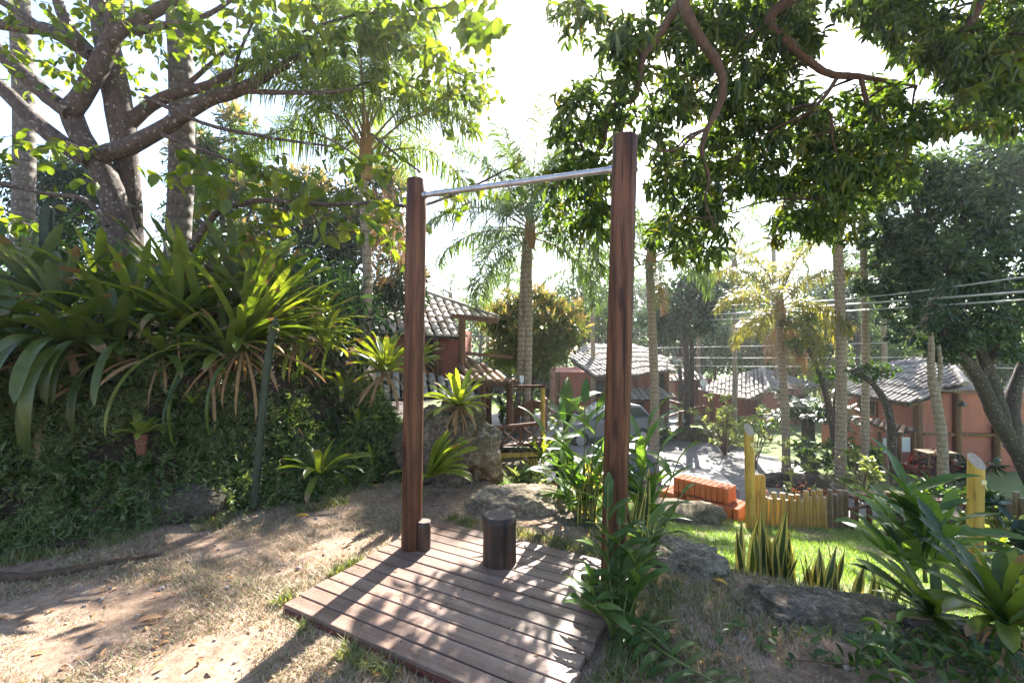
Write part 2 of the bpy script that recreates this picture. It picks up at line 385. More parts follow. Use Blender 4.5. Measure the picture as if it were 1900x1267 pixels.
M['oval'] = leaf_mat('oval_leaf', [(.05, .085, .015), (.08, .13, .02), (.12, .17, .028), (.13, .15, .03)], .55, .4, (1.7, 1.6, .4), .6)
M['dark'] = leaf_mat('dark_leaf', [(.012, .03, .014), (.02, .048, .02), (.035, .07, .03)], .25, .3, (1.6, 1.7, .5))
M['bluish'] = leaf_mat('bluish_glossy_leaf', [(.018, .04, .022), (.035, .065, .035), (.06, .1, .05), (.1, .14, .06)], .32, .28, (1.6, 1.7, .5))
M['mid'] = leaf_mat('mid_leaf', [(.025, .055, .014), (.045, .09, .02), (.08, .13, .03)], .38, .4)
M['yellowgreen'] = leaf_mat('yellow_green_leaf', [(.045, .07, .018), (.09, .115, .03), (.14, .155, .045)], .45, .4)
M['brom2'] = leaf_mat('grey_green_bromeliad_leaf', [(.03, .05, .028), (.06, .085, .045), (.1, .125, .065), (.16, .18, .09)], .32, .32, (1.5, 1.55, .5), .4)
M['pale'] = leaf_mat('pale_leaf', [(.13, .18, .055), (.22, .25, .1), (.32, .33, .18)], .5, .4, (1.4, 1.4, .6))
M['bloom'] = leaf_mat('mango_panicle', [(.2, .17, .07), (.3, .23, .11), (.17, .18, .06)], .4, .7, (1.3, 1.1, .6))
M['palm'] = leaf_mat('palm_leaflet', [(.045, .085, .035), (.085, .135, .05), (.15, .2, .085)], .45, .38)
M['palm_bright'] = leaf_mat('young_palm_leaflet', [(.07, .115, .03), (.12, .17, .045), (.19, .22, .08)], .5, .35)
M['palm_lit'] = leaf_mat('backlit_palm_leaflet', [(.09, .12, .025), (.15, .16, .03), (.2, .18, .045)], .5, .4, (1.6, 1.4, .4))  # backlight put into the colour: leaflets yellowed for the lit crown
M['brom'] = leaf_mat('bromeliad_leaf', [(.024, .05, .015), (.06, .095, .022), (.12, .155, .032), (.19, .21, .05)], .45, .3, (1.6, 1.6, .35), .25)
M['brom_lit'] = leaf_mat('lime_sunlit_bromeliad_leaf', [(.11, .16, .025), (.17, .22, .035), (.24, .27, .06)], .45, .32, (1.5, 1.4, .4), .25)  # lime leaf with sunlight put into the colour, for plants in sun
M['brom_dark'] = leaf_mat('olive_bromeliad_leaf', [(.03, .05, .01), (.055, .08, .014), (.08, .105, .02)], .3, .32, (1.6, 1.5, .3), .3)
M['fern'] = leaf_mat('fern_strand', [(.05, .08, .028), (.1, .14, .055), (.2, .24, .12), (.28, .3, .17)], .42, .45)
M['ginger'] = leaf_mat('ginger_leaf', [(.04, .085, .022), (.07, .125, .035), (.11, .175, .05)], .48, .3)
M['cane'] = plain('ginger_cane', (.11, .13, .03), .45, .3, 10)
M['snake'] = leaf_mat('snake_leaf', [(.03, .055, .02), (.07, .1, .035)], .2, .35)
M['snake_edge'] = leaf_mat('snake_leaf_margin', [(.42, .37, .12), (.52, .44, .18)], .45, .35, (1.2, 1.1, .5))
M['cactus'] = plain('cactus_skin', (.028, .045, .024), .6, .5, 14, bmp=.4)
M['dryleaf'] = leaf_mat('dry_leaf', [(.28, .13, .05), (.4, .22, .1), (.5, .34, .2)], .25, .7, (1.2, 1, .6))
M['drytip'] = leaf_mat('dry_leaf_tip', [(.14, .09, .04), (.2, .14, .07)], .25, .7, (1.2, 1, .6))
M['yellowleaf'] = leaf_mat('yellow_leaf', [(.5, .28, .03), (.55, .34, .05)], .3, .5, (1.2, 1, .4))
M['redplant'] = leaf_mat('red_cordyline', [(.05, .012, .01), (.1, .018, .015), (.035, .02, .01)], .2, .35, (1.6, .8, .5))
M['orangeflower'] = leaf_mat('orange_flower', [(.6, .12, .02), (.65, .2, .04)], .4, .5, (1.1, .9, .6))
M['redflower'] = leaf_mat('red_flower', [(.14, .025, .02), (.22, .04, .03)], .2, .6, (1.1, .6, .6))
M['lawnblade'] = leaf_mat('lawn_blade', [(.1, .17, .035), (.16, .24, .06), (.24, .3, .1)], .45, .45)
M['weedblade'] = leaf_mat('weed_blade', [(.08, .115, .03), (.13, .16, .05), (.26, .22, .12), (.1, .14, .04)], .4, .5)
M['dryblade'] = leaf_mat('straw_blade', [(.36, .25, .2), (.46, .36, .3), (.2, .21, .1), (.4, .29, .24), (.13, .17, .065), (.38, .27, .22), (.16, .19, .08), (.26, .16, .12), (.12, .15, .06)], .3, .6, (1.2, 1.15, .7))
def wall_mat(name, col):
    m, t, bs, out = new_mat(name); a = noise_tex(t, 1.6, 7, .75, coords(t, (1, 1, .25))); b_ = noise_tex(t, 9, 6, .7, coords(t))
    c = mix(t, .85, col, ramp(t, a, [(.32, (.55, .5, .48)), (.5, (1, 1, 1)), (.72, (1.22, 1.18, 1.15))]), 'MULTIPLY'); c = mix(t, .5, c, ramp(t, b_, [(.3, (.75,)*3), (.7, (1.15,)*3)]), 'MULTIPLY')
    t.links.new(c, bs.inputs['Base Color']); bs.inputs['Roughness'].default_value = .85; bump(t, bs, b_, .2, .01); return m
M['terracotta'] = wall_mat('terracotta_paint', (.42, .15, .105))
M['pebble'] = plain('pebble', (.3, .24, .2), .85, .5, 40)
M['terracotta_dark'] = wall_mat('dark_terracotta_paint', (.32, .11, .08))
M['tile_grey'] = tile_mat('grey_clay_tile', [(.2, .17, .155), (.34, .29, .265), (.42, .37, .33), (.27, .22, .19)])
M['tile_sunlit'] = tile_mat('sunlit_clay_tile', [(.42, .37, .33), (.56, .5, .46), (.62, .57, .52), (.4, .32, .27)])  # tile colour lightened so the left house roof looks sunlit
M['tile_orange'] = tile_mat('orange_clay_tile', [(.26, .15, .09), (.4, .24, .14), (.46, .32, .2), (.2, .14, .1)])
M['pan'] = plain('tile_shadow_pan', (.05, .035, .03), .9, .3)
M['glass'] = plain('dark_glass', (.03, .045, .04), .08, .2, 2)
M['white'] = plain('white_paint', (.75, .76, .78), .5, .08, 4)
M['white_pane'] = plain('white_pane', (.62, .66, .7), .25, .1, 3)
M['brick'] = plain('hollow_brick', (.52, .155, .055), .8, .22, 7, bmp=.2)
M['brick_dark'] = plain('brick_hole_shade', (.14, .04, .02), .9)
M['wire'] = plain('pale_wire', (.55, .55, .55), .5, .1)
M['concrete'] = plain('concrete', (.4, .4, .41), .8, .2)
M['car_dark'] = plain('purple_grey_car', (.1, .085, .11), .3, .08, 2)
M['car_white'] = plain('silver_car', (.16, .17, .19), .3, .05, 2)
M['rubber'] = plain('rubber', (.02, .02, .02), .8)
M['plate'] = plain('brass_plate', (.75, .62, .34), .4, .15, 12)
M['pot'] = plain('clay_pot', (.16, .06, .035), .8, .2)
M['rope'] = plain('twine', (.4, .34, .3), .8)
M['chain'] = plain('rusty_chain', (.16, .08, .05), .6)

# ------------------------------------------------------------------ terrain
def height(x, y):
    x = np.asarray(x, float); y = np.asarray(y, float)
    ye = np.interp(x, [-1.2, -.3, .2, .65, 1.25, 2.1, 2.8, 5, 9], [6.0, 5.2, 4.3, 3.65, 3.12, 2.68, 2.25, 1.0, 0.0])
    drop = ss(0, .95, (y-ye)*.85)
    low = -.75-.17*(np.clip(y, 3.5, 11)-4.5)-.1*np.clip(x, -2, 7)-.035*np.clip(y-11, 0, 45)
    low = low+.75*ss(1.0, -1.0, x)*ss(6, 9, y)-.8*ss(9.9, 10.7, y)*ss(16.5, 12.5, y)*ss(7.0, 5.2, x)*ss(-.3, 1.0, x)
    flat = -.045+.012*np.sin(x*2.1+1)*np.cos(y*1.7)
    z = flat*(1-drop)+low*drop
    yf = np.interp(x, [-40, -9, -6, -3.57, -2.4, -1.5, -.6], [-3, 1.2, 2.4, 3.5, 4.2, 4.8, 5.5])
    s = (y-yf)*.85; m = ss(-.6, -1.45, x+.4*np.clip(y-5, 0, 12))
    z = z+(1.42*ss(0, .6+2.1*ss(-3.3, -2.1, x), s)+.6*ss(.5, 4, s))*m
    return z+.25*ss(60, 300, np.hypot(x, y))
def H(x, y): return float(height(x, y))
def axis(dense, step, far, g=1.18):
    a = list(np.arange(dense[0], dense[1]+1e-6, step)); s = step; v = a[-1]
    while v < far: s *= g; v += s; a.append(v)
    s = step; v = a[0]
    while v > -far: s *= g; v -= s; a.insert(0, v)
    return np.array(a)
gx, gy = axis((-6, 9), .14, 150), axis((.5, 11), .13, 150)
X, Y = np.meshgrid(gx, gy); Z = height(X, Y)
nx, ny = len(gx), len(gy)
fade = ss(14, 8, np.hypot(X, Y))
Zn = np.array([noise.noise(Vector((a*1.9, c*1.9, 0))) for a, c in zip(X.ravel(), Y.ravel())]).reshape(X.shape)
bankm = ss(.0, .25, Z)*ss(-.3, -.9, X)
Z = Z+Zn*(.012+.10*bankm)*fade
g = B(); i = np.arange(nx*ny).reshape(ny, nx)
g.add(np.stack([X, Y, Z], -1).reshape(-1, 3), np.stack([i[:-1, :-1], i[:-1, 1:], i[1:, 1:], i[1:, :-1]], -1).reshape(-1, 4), 0, True)
gm, t, bs, out = new_mat('garden_ground'); v = coords(t)
n1 = noise_tex(t, 1.6, 6, .6, v); n2 = noise_tex(t, 60, 6, .75, v); n3 = noise_tex(t, 9, 9, .82, v)
sand = ramp(t, n3, [(.3, (.1, .058, .042)), (.45, (.27, .185, .13)), (.6, (.4, .3, .225)), (.72, (.52, .425, .335))])
sand = mix(t, .7, sand, ramp(t, n1, [(.35, (.6, .52, .47)), (.6, (1.1, 1.05, 1.02))]), 'MULTIPLY')
sand = mix(t, .8, sand, ramp(t, n2, [(.3, (.45, .43, .4)), (.65, (1.25,)*3)]), 'MULTIPLY')
lawn = mix(t, .7, ramp(t, n3, [(.3, (.07, .12, .025)), (.7, (.18, .22, .07))]), ramp(t, n2, [(.3, (.5,)*3), (.65, (1.3,)*3)]), 'MULTIPLY')
soil = mix(t, .8, ramp(t, n3, [(.35, (.022, .016, .011)), (.7, (.075, .05, .034))]), ramp(t, n2, [(.3, (.4,)*3), (.65, (1.3,)*3)]), 'MULTIPLY')
def attr(nm): a = t.nodes.new('ShaderNodeAttribute'); a.attribute_name = nm; return a.outputs['Fac']
c = mix(t, attr('lawn'), sand, lawn); c = mix(t, attr('soil'), c, soil)
t.links.new(c, bs.inputs['Base Color']); bs.inputs['Roughness'].default_value = .95; bump(t, bs, n2, .6, .02)
ground = tag(g.build('ground', gm), kind='structure')
for nm, val in (('lawn', ss(-.18, -.5, Z)), ('soil', np.clip(bankm+ss(-3.0, -4.2, X)*ss(3.2, 3.8, Y), 0, 1))):
    a = ground.data.attributes.new(nm, 'FLOAT', 'POINT'); a.data.foreach_set('value', val.ravel().astype(np.float32))
# cobbled yard
b = B(); rx, ry = np.arange(.6, 9.61, .25), np.arange(10.0, 25.1, .25)
X, Y = np.meshgrid(rx, ry); edge = .35*np.sin(Y*1.1)+.2*np.sin(Y*2.7)
X2 = X+edge*ss(2, .6, X)-edge*ss(8, 9.6, X)
Z = height(X2, Y)+.03; k = np.arange(X.size).reshape(X.shape)
b.add(np.stack([X2, Y, Z], -1).reshape(-1, 3), np.stack([k[:-1, :-1], k[:-1, 1:], k[1:, 1:], k[1:, :-1]], -1).reshape(-1, 4), 0, True)
pm, t, bs, out = new_mat('cobble_paving'); v = coords(t)
br = N(t, 'ShaderNodeTexBrick', Scale=5.0); br.inputs['Mortar Size'].default_value = .03; br.inputs['Color1'].default_value = (.3, .29, .29, 1)
br.inputs['Color2'].default_value = (.2, .19, .195, 1); br.inputs['Mortar'].default_value = (.09, .085, .08, 1); t.links.new(v, br.inputs[0])
n1 = noise_tex(t, 5, 6, .7, v); c = mix(t, .8, br.outputs[0], ramp(t, n1, [(.3, (.55, .55, .55)), (.7, (1.4, 1.38, 1.35))]), 'MULTIPLY')
t.links.new(c, bs.inputs['Base Color']); bs.inputs['Roughness'].default_value = .8; bump(t, bs, br.outputs['Fac'], .5, .02)
tag(b.build('yard_road', pm), kind='structure')

# ------------------------------------------------------------------ grass
def deck_local(x, y):
    a = R(-28.65); dx, dy = x+1.31, y-2.603; return dx*math.cos(a)+dy*math.sin(a), -dx*math.sin(a)+dy*math.cos(a)
def blades(x, y, h, w, b, mat=0, lean=.6):
    n = len(x); z = height(x, y); az = rng.random(n)*6.283; d = np.stack([np.cos(az), np.sin(az), np.zeros(n)], 1)
    s = np.stack([-np.sin(az), np.cos(az), np.zeros(n)], 1); p = np.stack([x, y, z-.005], 1)
    hh = h*(.5+rng.random(n))[:, None]; ln = lean*(.3+rng.random(n))[:, None]
    m = p+d*hh*ln*.4+np.array([0, 0, 1.])*hh*.6; tp = p+d*hh*ln*1.1+np.array([0, 0, 1.])*hh*.95
    V = np.stack([p-s*w/2, p+s*w/2, m+s*w*.4, m-s*w*.4, tp], 1).reshape(-1, 3); k = (np.arange(n)*5)[:, None]+b.n
    b.V.append(V); b.F.append((k+np.array([[0, 1, 2, 3]]), mat, True)); b.F.append((k+np.array([[3, 2, 4]]), mat, True)); b.n += 5*n
def frac_noise(x, y, s):
    return np.array([noise.noise(Vector((a*s, c*s, 3.3))) for a, c in zip(x, y)])
n = 300000; y = 1.0+4.6*rng.random(n)**.9; x = (rng.random(n)*2-1)*(y*1.16+.25)
lx, ly = deck_local(x, y); z = height(x, y); fn = frac_noise(x, y, 2.3)
keep = ~((lx > -.03) & (lx < 1.69) & (ly > -.02) & (ly < 1.42)) & (z > -.2) & (z < .12) & (fn+.5*rng.random(n) > .08+.2*ss(-1.5, -.5, -x))
g = B(); blades(x[keep], y[keep], .028, .0045, g, 0, 1.1)
tag(g.build('dry_grass', M['dryblade']), 'short dry straw and green grass on the sandy ground round the deck', 'grass', kind='stuff')
n = 110000; y = 3.2+7.2*rng.random(n); x = -1.0+9.5*rng.random(n); z = height(x, y)
keep = (z < -.3) & (x < y*1.15) & ~((y > 9.85) & (x > .8))
fn = frac_noise(x, y, 1.7)+.5*frac_noise(x, y, 5.0)
k1 = keep & (fn+.25*rng.random(n) < .3); k2 = keep & ~k1 & (rng.random(n) < .7); g = B(); blades(x[k1], y[k1], .05, .008, g, 0, .6); blades(x[k2], y[k2], .04, .007, g, 1, .8)
tag(g.build('lawn_grass', [M['lawnblade'], M['dryblade']]), 'bright green mown lawn on the lower terrace', 'grass', kind='stuff')
# green weed tufts along the deck edges and at the bank foot
g = B(); n = 5200; q = rng.random(n); sd_ = rng.integers(0, 4, n)
a = R(-28.65); ca, sa = math.cos(a), math.sin(a)
lx = np.where(sd_ == 0, q*1.67, np.where(sd_ == 1, -.05-.08*rng.random(n), np.where(sd_ == 2, 1.72+.25*rng.random(n), q*1.67)))
ly = np.where(sd_ == 0, -.04-.09*rng.random(n), np.where(sd_ == 3, 1.45+.15*rng.random(n), q*1.4))
x, y = -1.31+lx*ca-ly*sa, 2.603+lx*sa+ly*ca; keep = frac_noise(x, y, 4.0) > .0
blades(x[keep], y[keep], .055, .007, g, 0, .9)
n = 9000; x = -5+4.4*rng.random(n); yf = np.interp(x, [-9, -6, -3.57, -2.4, -1.5, -.6], [1.2, 2.4, 3.5, 4.2, 4.8, 5.5]); y = yf-.45+.6*rng.random(n)
keep = frac_noise(x, y, 3.0) > -.02; blades(x[keep], y[keep], .06, .008, g, 0, .9)
n = 7000; x = .6+2.6*rng.random(n); y = 1.6+2.2*rng.random(n); keep = (frac_noise(x, y, 3.0) > .02) & (height(x, y) > -.2); blades(x[keep], y[keep], .05, .007, g, 0, .9)
tag(g.build('weed_grass', M['weedblade']), 'low green weeds and grass tufts along the edges of the deck', 'weeds', kind='stuff')

# ------------------------------------------------------------------ deck, pull-up bar, logs
deck = thing('wooden_deck', 'square low wooden deck of weathered brown planks under the pull-up bar', 'deck', (-1.31, 2.603, 0)); deck.rotation_euler.z = R(-28.65)
for k in range(13):
    b = B(); y0 = k*.1077; x0 = -.036*k/12+.008*math.sin(k*5.1); x1 = 1.67+.01*math.sin(k*3.7)
    box(b, ((x0+x1)/2, y0+.0495, -.015+.0015*math.sin(k*7.3)), x1-x0, .0985+.002*math.sin(k*9.1), .03, mat=0, bev=.0035)
    for xx in (.06, .82, 1.6):
        for yy in (.022, .076): tube(b, [(xx+random.uniform(-.006, .006), y0+yy, -.003), (xx, y0+yy, .0022)], .0038, 8, 1)
    b.build('plank', [M['deck'], M['screw']], deck)
for xx in (.06, .82, 1.6):
    b = B(); box(b, (xx, .7, -.058), .05, 1.37, .052); b.build('joist', M['deck_red'], deck)
b = B(); box(b, (.83, -.006, -.047), 1.62, .018, .052); b.build('edge_board', M['deck_red'], deck)
pb = thing('pull_up_bar', 'outdoor pull-up bar of two tall brown log posts and a steel bar', 'pull-up bar', (-.735, 3.32, 0))
def logpost(b, p, q, r, n=28, capm=1, rough=.012, seg=12):
    P = np.array([np.asarray(p)+(np.asarray(q)-np.asarray(p))*s for s in np.linspace(0, 1, seg)])
    rr = r*(1+.015*np.sin(np.linspace(0, 9, seg)+p[0]*7)); rr[-1] *= .985
    P = np.vstack([P, P[-1]+(P[-1]-P[0])*.0015]); rr = np.append(rr, rr[-1]*.93)
    tube(b, P, rr, n, 0, True, rough, True, capm)
for p, q, r in (((-.735, 3.32, -.05), (-.696, 3.32, 2.674), .073), ((.612, 2.775, -.05), (.69, 2.775, 2.744), .0755)):
    b = B(); logpost(b, p, q, r); b.build('post', [M['post'], M['stump_end']], pb, og(pb))
b = B(); tube(b, [(-.64, 3.29, 2.556), (.618, 2.803, 2.5566)], .0205, 20); b.build('crossbar', M['steel'], pb, og(pb))
for p in ((-.633, 3.287), (.612, 2.806)):
    b = B(); tube(b, [(p[0]-.012, p[1]+.005, 2.556), (p[0]+.012, p[1]-.005, 2.556)], .027, 16); b.build('bar_socket', M['steel'], pb, og(pb))
def log(name, label, x, y, z0, z1, r, lean=(0, 0)):
    b = B(); logpost(b, (x, y, z0), (x+lean[0], y+lean[1], z1), r, 32, 1, .018, 8)
    return tag(b.build(name, [M['stump'], M['stump_end']], origin=(x, y, max(z0, 0))), label, 'log')
log('log_stump', 'thick dark log stump standing on the middle of the deck', -.085, 3.1, -.03, .325, .113)
log('short_log', 'short slim log step beside the left post of the pull-up bar', -.637, 3.29, -.03, .205, .049)
log('short_log', 'short slim log step half hidden by ginger leaves beside the right post', .45, 2.62, -.03, .185, .055)

# ------------------------------------------------------------------ rocks
def rock(label, c, sx, sy, sz, mat, seed, name='rock', rotv=0., flat=.75, amp=.27, sub=6, cat='rock', grp=None):
    import bmesh
    bm = bmesh.new(); bmesh.ops.create_icosphere(bm, subdivisions=sub, radius=1)
    V = np.array([v.co[:] for v in bm.verts]); F = [[v.index for v in f.verts] for f in bm.faces]; bm.free()
    o_ = Vector((seed*3.1, seed*1.7, seed*5.3)); d = []
    for p in V:
        v_ = Vector(p); w_ = Vector((p[0]*sx, p[1]*sy, p[2]*sz))*(2.6/max(sx, sz)*max(sx, sz)**.5); d.append(1+amp*(noise.noise(v_*1.1+o_)*1.1-.55*abs(noise.noise(v_*2.1-o_))-.3*abs(noise.noise(w_*2.4-o_))+.5*noise.noise(v_*2.5+o_)+.3*noise.noise(w_*3+o_)+.2*noise.noise(w_*7+o_)+.13*noise.noise(w_*15+o_)+.08*noise.noise(w_*31+o_)))
    V = V*np.array(d)[:, None]; V = np.sign(V)*np.abs(V)**np.array([(flat+1)/2, (flat+1)/2, flat])
    V = V*np.array([sx, sy, sz]); V = V@rotz(rotv).T
    b = B(); b.add(V+np.asarray(c), F, 0, True)
    return tag(b.build(name, mat, origin=c), label, cat, grp)
rock('large rounded granite boulder between the deck and the house terrace', (-.72, 5.3, .24), .6, .5, .6, M['granite'], 1.3, 'boulder', flat=.85, amp=.3)
rock('low sunlit brown rock just behind the log stump', (.07, 4.25, -.07), .48, .3, .22, M['granite_pale'], 2.1)
rock('low rock continuing right from behind the stump towards the ginger canes', (.47, 3.95, -.15), .3, .22, .17, M['granite'], 7.7)
rock('pale topped flat rock at the lawn edge right of the ginger plant', (1.2, 3.2, -.07), .27, .19, .15, M['granite_pale'], 3.4, rotv=-.4, flat=.55, amp=.34)
rock('broad dark mossy slab rock at lower right in front of the snake plants', (1.79, 2.58, -.145), .48, .25, .16, M['rock_moss'], 4.6, rotv=-.2, flat=.45, amp=.36)
rock('dark stone under the big bromeliad at lower right', (2.3, 2.4, -.2), .42, .34, .2, M['rock_dark'], 5.5)
rock('mossy dark rock buried in the left bank foot', (-2.95, 4.0, .02), .42, .22, .2, M['rock_dark'], 6.2)
for k, (px, py, d, sx, sz, lab, mt) in enumerate((
    (1448, 884, 13.0, .5, .3, 'brown rock at the foot of the striped palm beside the yard', 'rock_dark'),
    (1500, 893, 12.5, .62, .36, 'round brown rock behind the orange flowers by the yard', 'rock_dark'),
    (1292, 800, 20.0, .75, .5, 'low grey rock at the far end of the cobbled yard', 'granite'),
    (1262, 936, 8.2, .75, .22, 'rough brown rock between the lawn and the hollow bricks', 'granite'),
    (1745, 915, 9.3, .95, .38, 'black mossy rock under the slim leaning trunk before the right house', 'rock_dark'),
    (950, 875, 9.0, .42, .22, 'flat stones at the foot of the terrace slats by the double palm', 'granite'))):
    p = at(px, py, d); rock(lab, (p[0], p[1], H(p[0], p[1])+sz*.3), sx, sx*.6, sz, M[mt], 8+k*1.7, amp=.3, sub=4)

# ------------------------------------------------------------------ timber round the lawn
def pole(name, label, px, ytop, d, wpx, lean=0., cat='post', mats=('pine', 'pine_end'), slant=0., plate=True, ybot=None):
    p = at(px, ytop, d); r = wpx/2/FPX*d; z0 = H(p[0], d)-.1 if ybot is None else at(px, ybot, d)[2]
    t = thing(name, label, cat, (p[0], d, z0)); b = B()
    P = np.array([(p[0]+lean*s, d, z0+(p[2]-z0)*s) for s in np.linspace(0, 1, 8)]); n = 24; ang = np.arange(n)*2*math.pi/n; vs = []
    for k, q in enumerate(P):
        w = np.stack([np.cos(ang)*r, np.sin(ang)*r, np.zeros(n)], 1)*(1+.015*np.sin(k*2.3))
        if k == len(P)-1: w[:, 2] = slant*np.sin(ang)*r
        vs.append(q+w)
    f = [(i*n+j, i*n+(j+1) % n, (i+1)*n+(j+1) % n, (i+1)*n+j) for i in range(len(P)-1) for j in range(n)]
    b.add(np.concatenate(vs), f, 0, True); b.addf(vs[-1], [list(range(n))], 1)
    b.build('shaft', [M[m] for m in mats], t, og(t))
    if plate:
        b = B(); q = P[-1]+np.array([.012, -r-.004, -.24]); box(b, q, .062, .008, .055, mat=0, bev=.002); pl = b.build('plate', M['plate'], t, og(t))
        b = B(); tube(b, [q+np.array([0, -.012, -.02]), q+np.array([.006, -.02, -.06]), q+np.array([.014, -.02, -.085]), q+np.array([.026, -.02, -.07])], .006, 6); b.build('hook', M['plate'], pl, og(t))
    return t
pole('round_post', 'tall round yellow pine post with slanted grey top beside the brick stack', 1393, 797, 7.9, 17, -.03, slant=1.2)
pole('round_post', 'pale topped yellow pine post with brass plate standing among ginger leaves at right', 1808, 855, 5.6, 24, .02, slant=1.1)
b = B(); p = at(1409, 880, 8.2); zb = H(p[0], 8.2)-.1
box(b, (p[0], 8.2, (p[2]+zb)/2), .215, .1, p[2]-zb, bev=.035)
tag(b.build('wide_stake', M['pine'], origin=(p[0], 8.2, zb)), 'wide rounded yellow board standing against the tall post at the fence end', 'post')
def palisade(label, xs, d0, d1, tops, mats, wpx):
    x0, x1 = xs[0], xs[-1]; p = at(x0, 950, d0); t = thing('log_palisade', label, 'fence', (p[0], d0, H(p[0], d0)))
    for k, (px, ty) in enumerate(zip(xs, tops)):
        d = d0+(d1-d0)*(px-x0)/max(1, x1-x0)+.03*random.uniform(-1, 1); q = at(px, ty, d); zb = H(q[0], d)-.08; b = B()
        r = wpx/2/FPX*d*random.uniform(.9, 1.08)
        logpost(b, (q[0], d, zb), (q[0]+random.uniform(-.02, .02), d, q[2]), r, 14, 1, .03, 6)
        o = b.build('stake', [M[mats(k)], M['pine_end']], t, og(t))
        o.data.transform(Matrix.Translation(Vector(og(t))-Vector((q[0], d, zb)))); o.location = Vector((q[0], d, zb))-Vector(og(t))
xs = [1421, 1428, 1437, 1444, 1451, 1458, 1466, 1473, 1480, 1487, 1494, 1501, 1508, 1515, 1523, 1530, 1540, 1551, 1560, 1570]
tp = [921, 924, 913, 925, 914, 927, 917, 927, 917, 928, 910, 921, 910, 921, 908, 922, 908, 917, 909, 910]
palisade('low yellow log palisade of uneven stakes along the lawn behind the tall post', xs, 8.3, 8.75, tp, lambda k: 'pine' if k < 16 else 'pine_grey', 9.2)
palisade('low dark log palisade at the right edge of the photo behind the pale topped post', [1838, 1848, 1858, 1868, 1878, 1888, 1898, 1908], 7.4, 7.0, [914, 918, 925, 924, 926, 912, 924, 930], lambda k: 'pine_grey', 11)
def rail(name, label, p, q, w, h, mat, legs=(), cat='rail'):
    t = thing(name, label, cat, p); b = B(); beam(b, p, q, w, h); b.build('rail', M[mat], t, og(t))
    for s in legs:
        m = np.asarray(p)+(np.asarray(q)-np.asarray(p))*s; b = B(); tube(b, [(m[0], m[1], H(m[0], m[1])-.05), (m[0], m[1], m[2]-h/2-.002)], .035, 10); b.build('leg', M[mat], t, og(t))
rail('plank_bench', 'long low red-brown plank bench between the yellow palisade and the pale topped post', at(1574, 920, 8.8), at(1625, 913, 8.9), .22, .05, 'redwood', (.3, .8), 'bench')
rail('plank_bench', 'low red-brown plank bench running behind the ginger leaves to the right post', at(1632, 914, 8.6), at(1812, 937, 7.6), .22, .05, 'redwood', (.1, .5, .9), 'bench')
rail('plank_rail', 'thin red-brown rail close to the grass beside the yellow palisade', at(1575, 944, 8.7), at(1615, 936, 9.0), .06, .05, 'redwood', (.15, .9))
p, q = at(968, 907, 6.4), at(1068, 953, 5.4)
b = B(); m_ = p+(q-p)*.36
logpost(b, p, m_, .055, 14); tag(b.build('edging_log', [M['pine'], M['pine_end']]), 'upper pale edging log lying down the slope behind the stump', 'log')
b = B(); logpost(b, m_+np.array([.03, -.06, .01]), q, .06, 14); tag(b.build('edging_log', [M['pine'], M['pine_end']]), 'lower pale edging log lying down the slope towards the ginger canes', 'log')
b = B(); e = at(1024, 938, 5.75); tube(b, [e, e+np.array([.05, 0, .32])], [.03, .025], 8); tag(b.build('short_stake', M['redwood']), 'short red-brown stake leaning over the edging logs', 'stake')

# ------------------------------------------------------------------ hollow bricks, each one loose
def brick_mesh():
    b = B(); w, dp, h = .096, .19, .285
    box(b, (0, 0, h/2), w, dp, h, mat=0, bev=.004)
    for i in range(2):
        for j in range(3): box(b, ((i-.5)*.046, (j-1)*.057, h+.001), .032, .042, .004, mat=1)  # raised dark plates, painted as the shade inside the holes
    return b
proto = brick_mesh().build('hollow_brick', [M['brick'], M['brick_dark']]); nb = 0
def put_brick(p, ang, label):
    global nb
    o = proto if nb == 0 else proto.copy()
    if nb: COL.objects.link(o)
    nb += 1; o.location = p; o.rotation_euler = (0, 0, ang+random.uniform(-.03, .03)); tag(o, label, 'brick', 'orange hollow bricks stacked by the yard')
P0, P1 = at(1228, 0, 9.6), at(1378, 0, 8.45); dv = nrm(np.array([P1[0]-P0[0], P1[1]-P0[1], 0])); ang = math.atan2(dv[1], dv[0]); nv = np.array([-dv[1], dv[0], 0])
ln = math.hypot(P1[0]-P0[0], P1[1]-P0[1]); zb = H(4.0, 9.0)+.02
cnt = int(ln/.112)
for row in range(3):
    for k in range(cnt):
        if row == 0 and k in (3, 4): continue
        q = np.array([P0[0], P0[1], 0])+dv*(k+.5)*.112+nv*(row*.2)+np.array([0, 0, zb]); put_brick(q+dv*random.uniform(-.006, .006)+nv*random.uniform(-.012, .012), ang, 'orange hollow brick standing in the ground course of the stack')
for row in (1, 2):
    for k in range(2, cnt-2):
        q = np.array([P0[0], P0[1], 0])+dv*(k+.5)*.112+nv*(row*.2-.06)+np.array([0, 0, zb+.291]); put_brick(q+nv*random.uniform(-.012, .012), ang, 'orange hollow brick standing in the upper course of the stack')

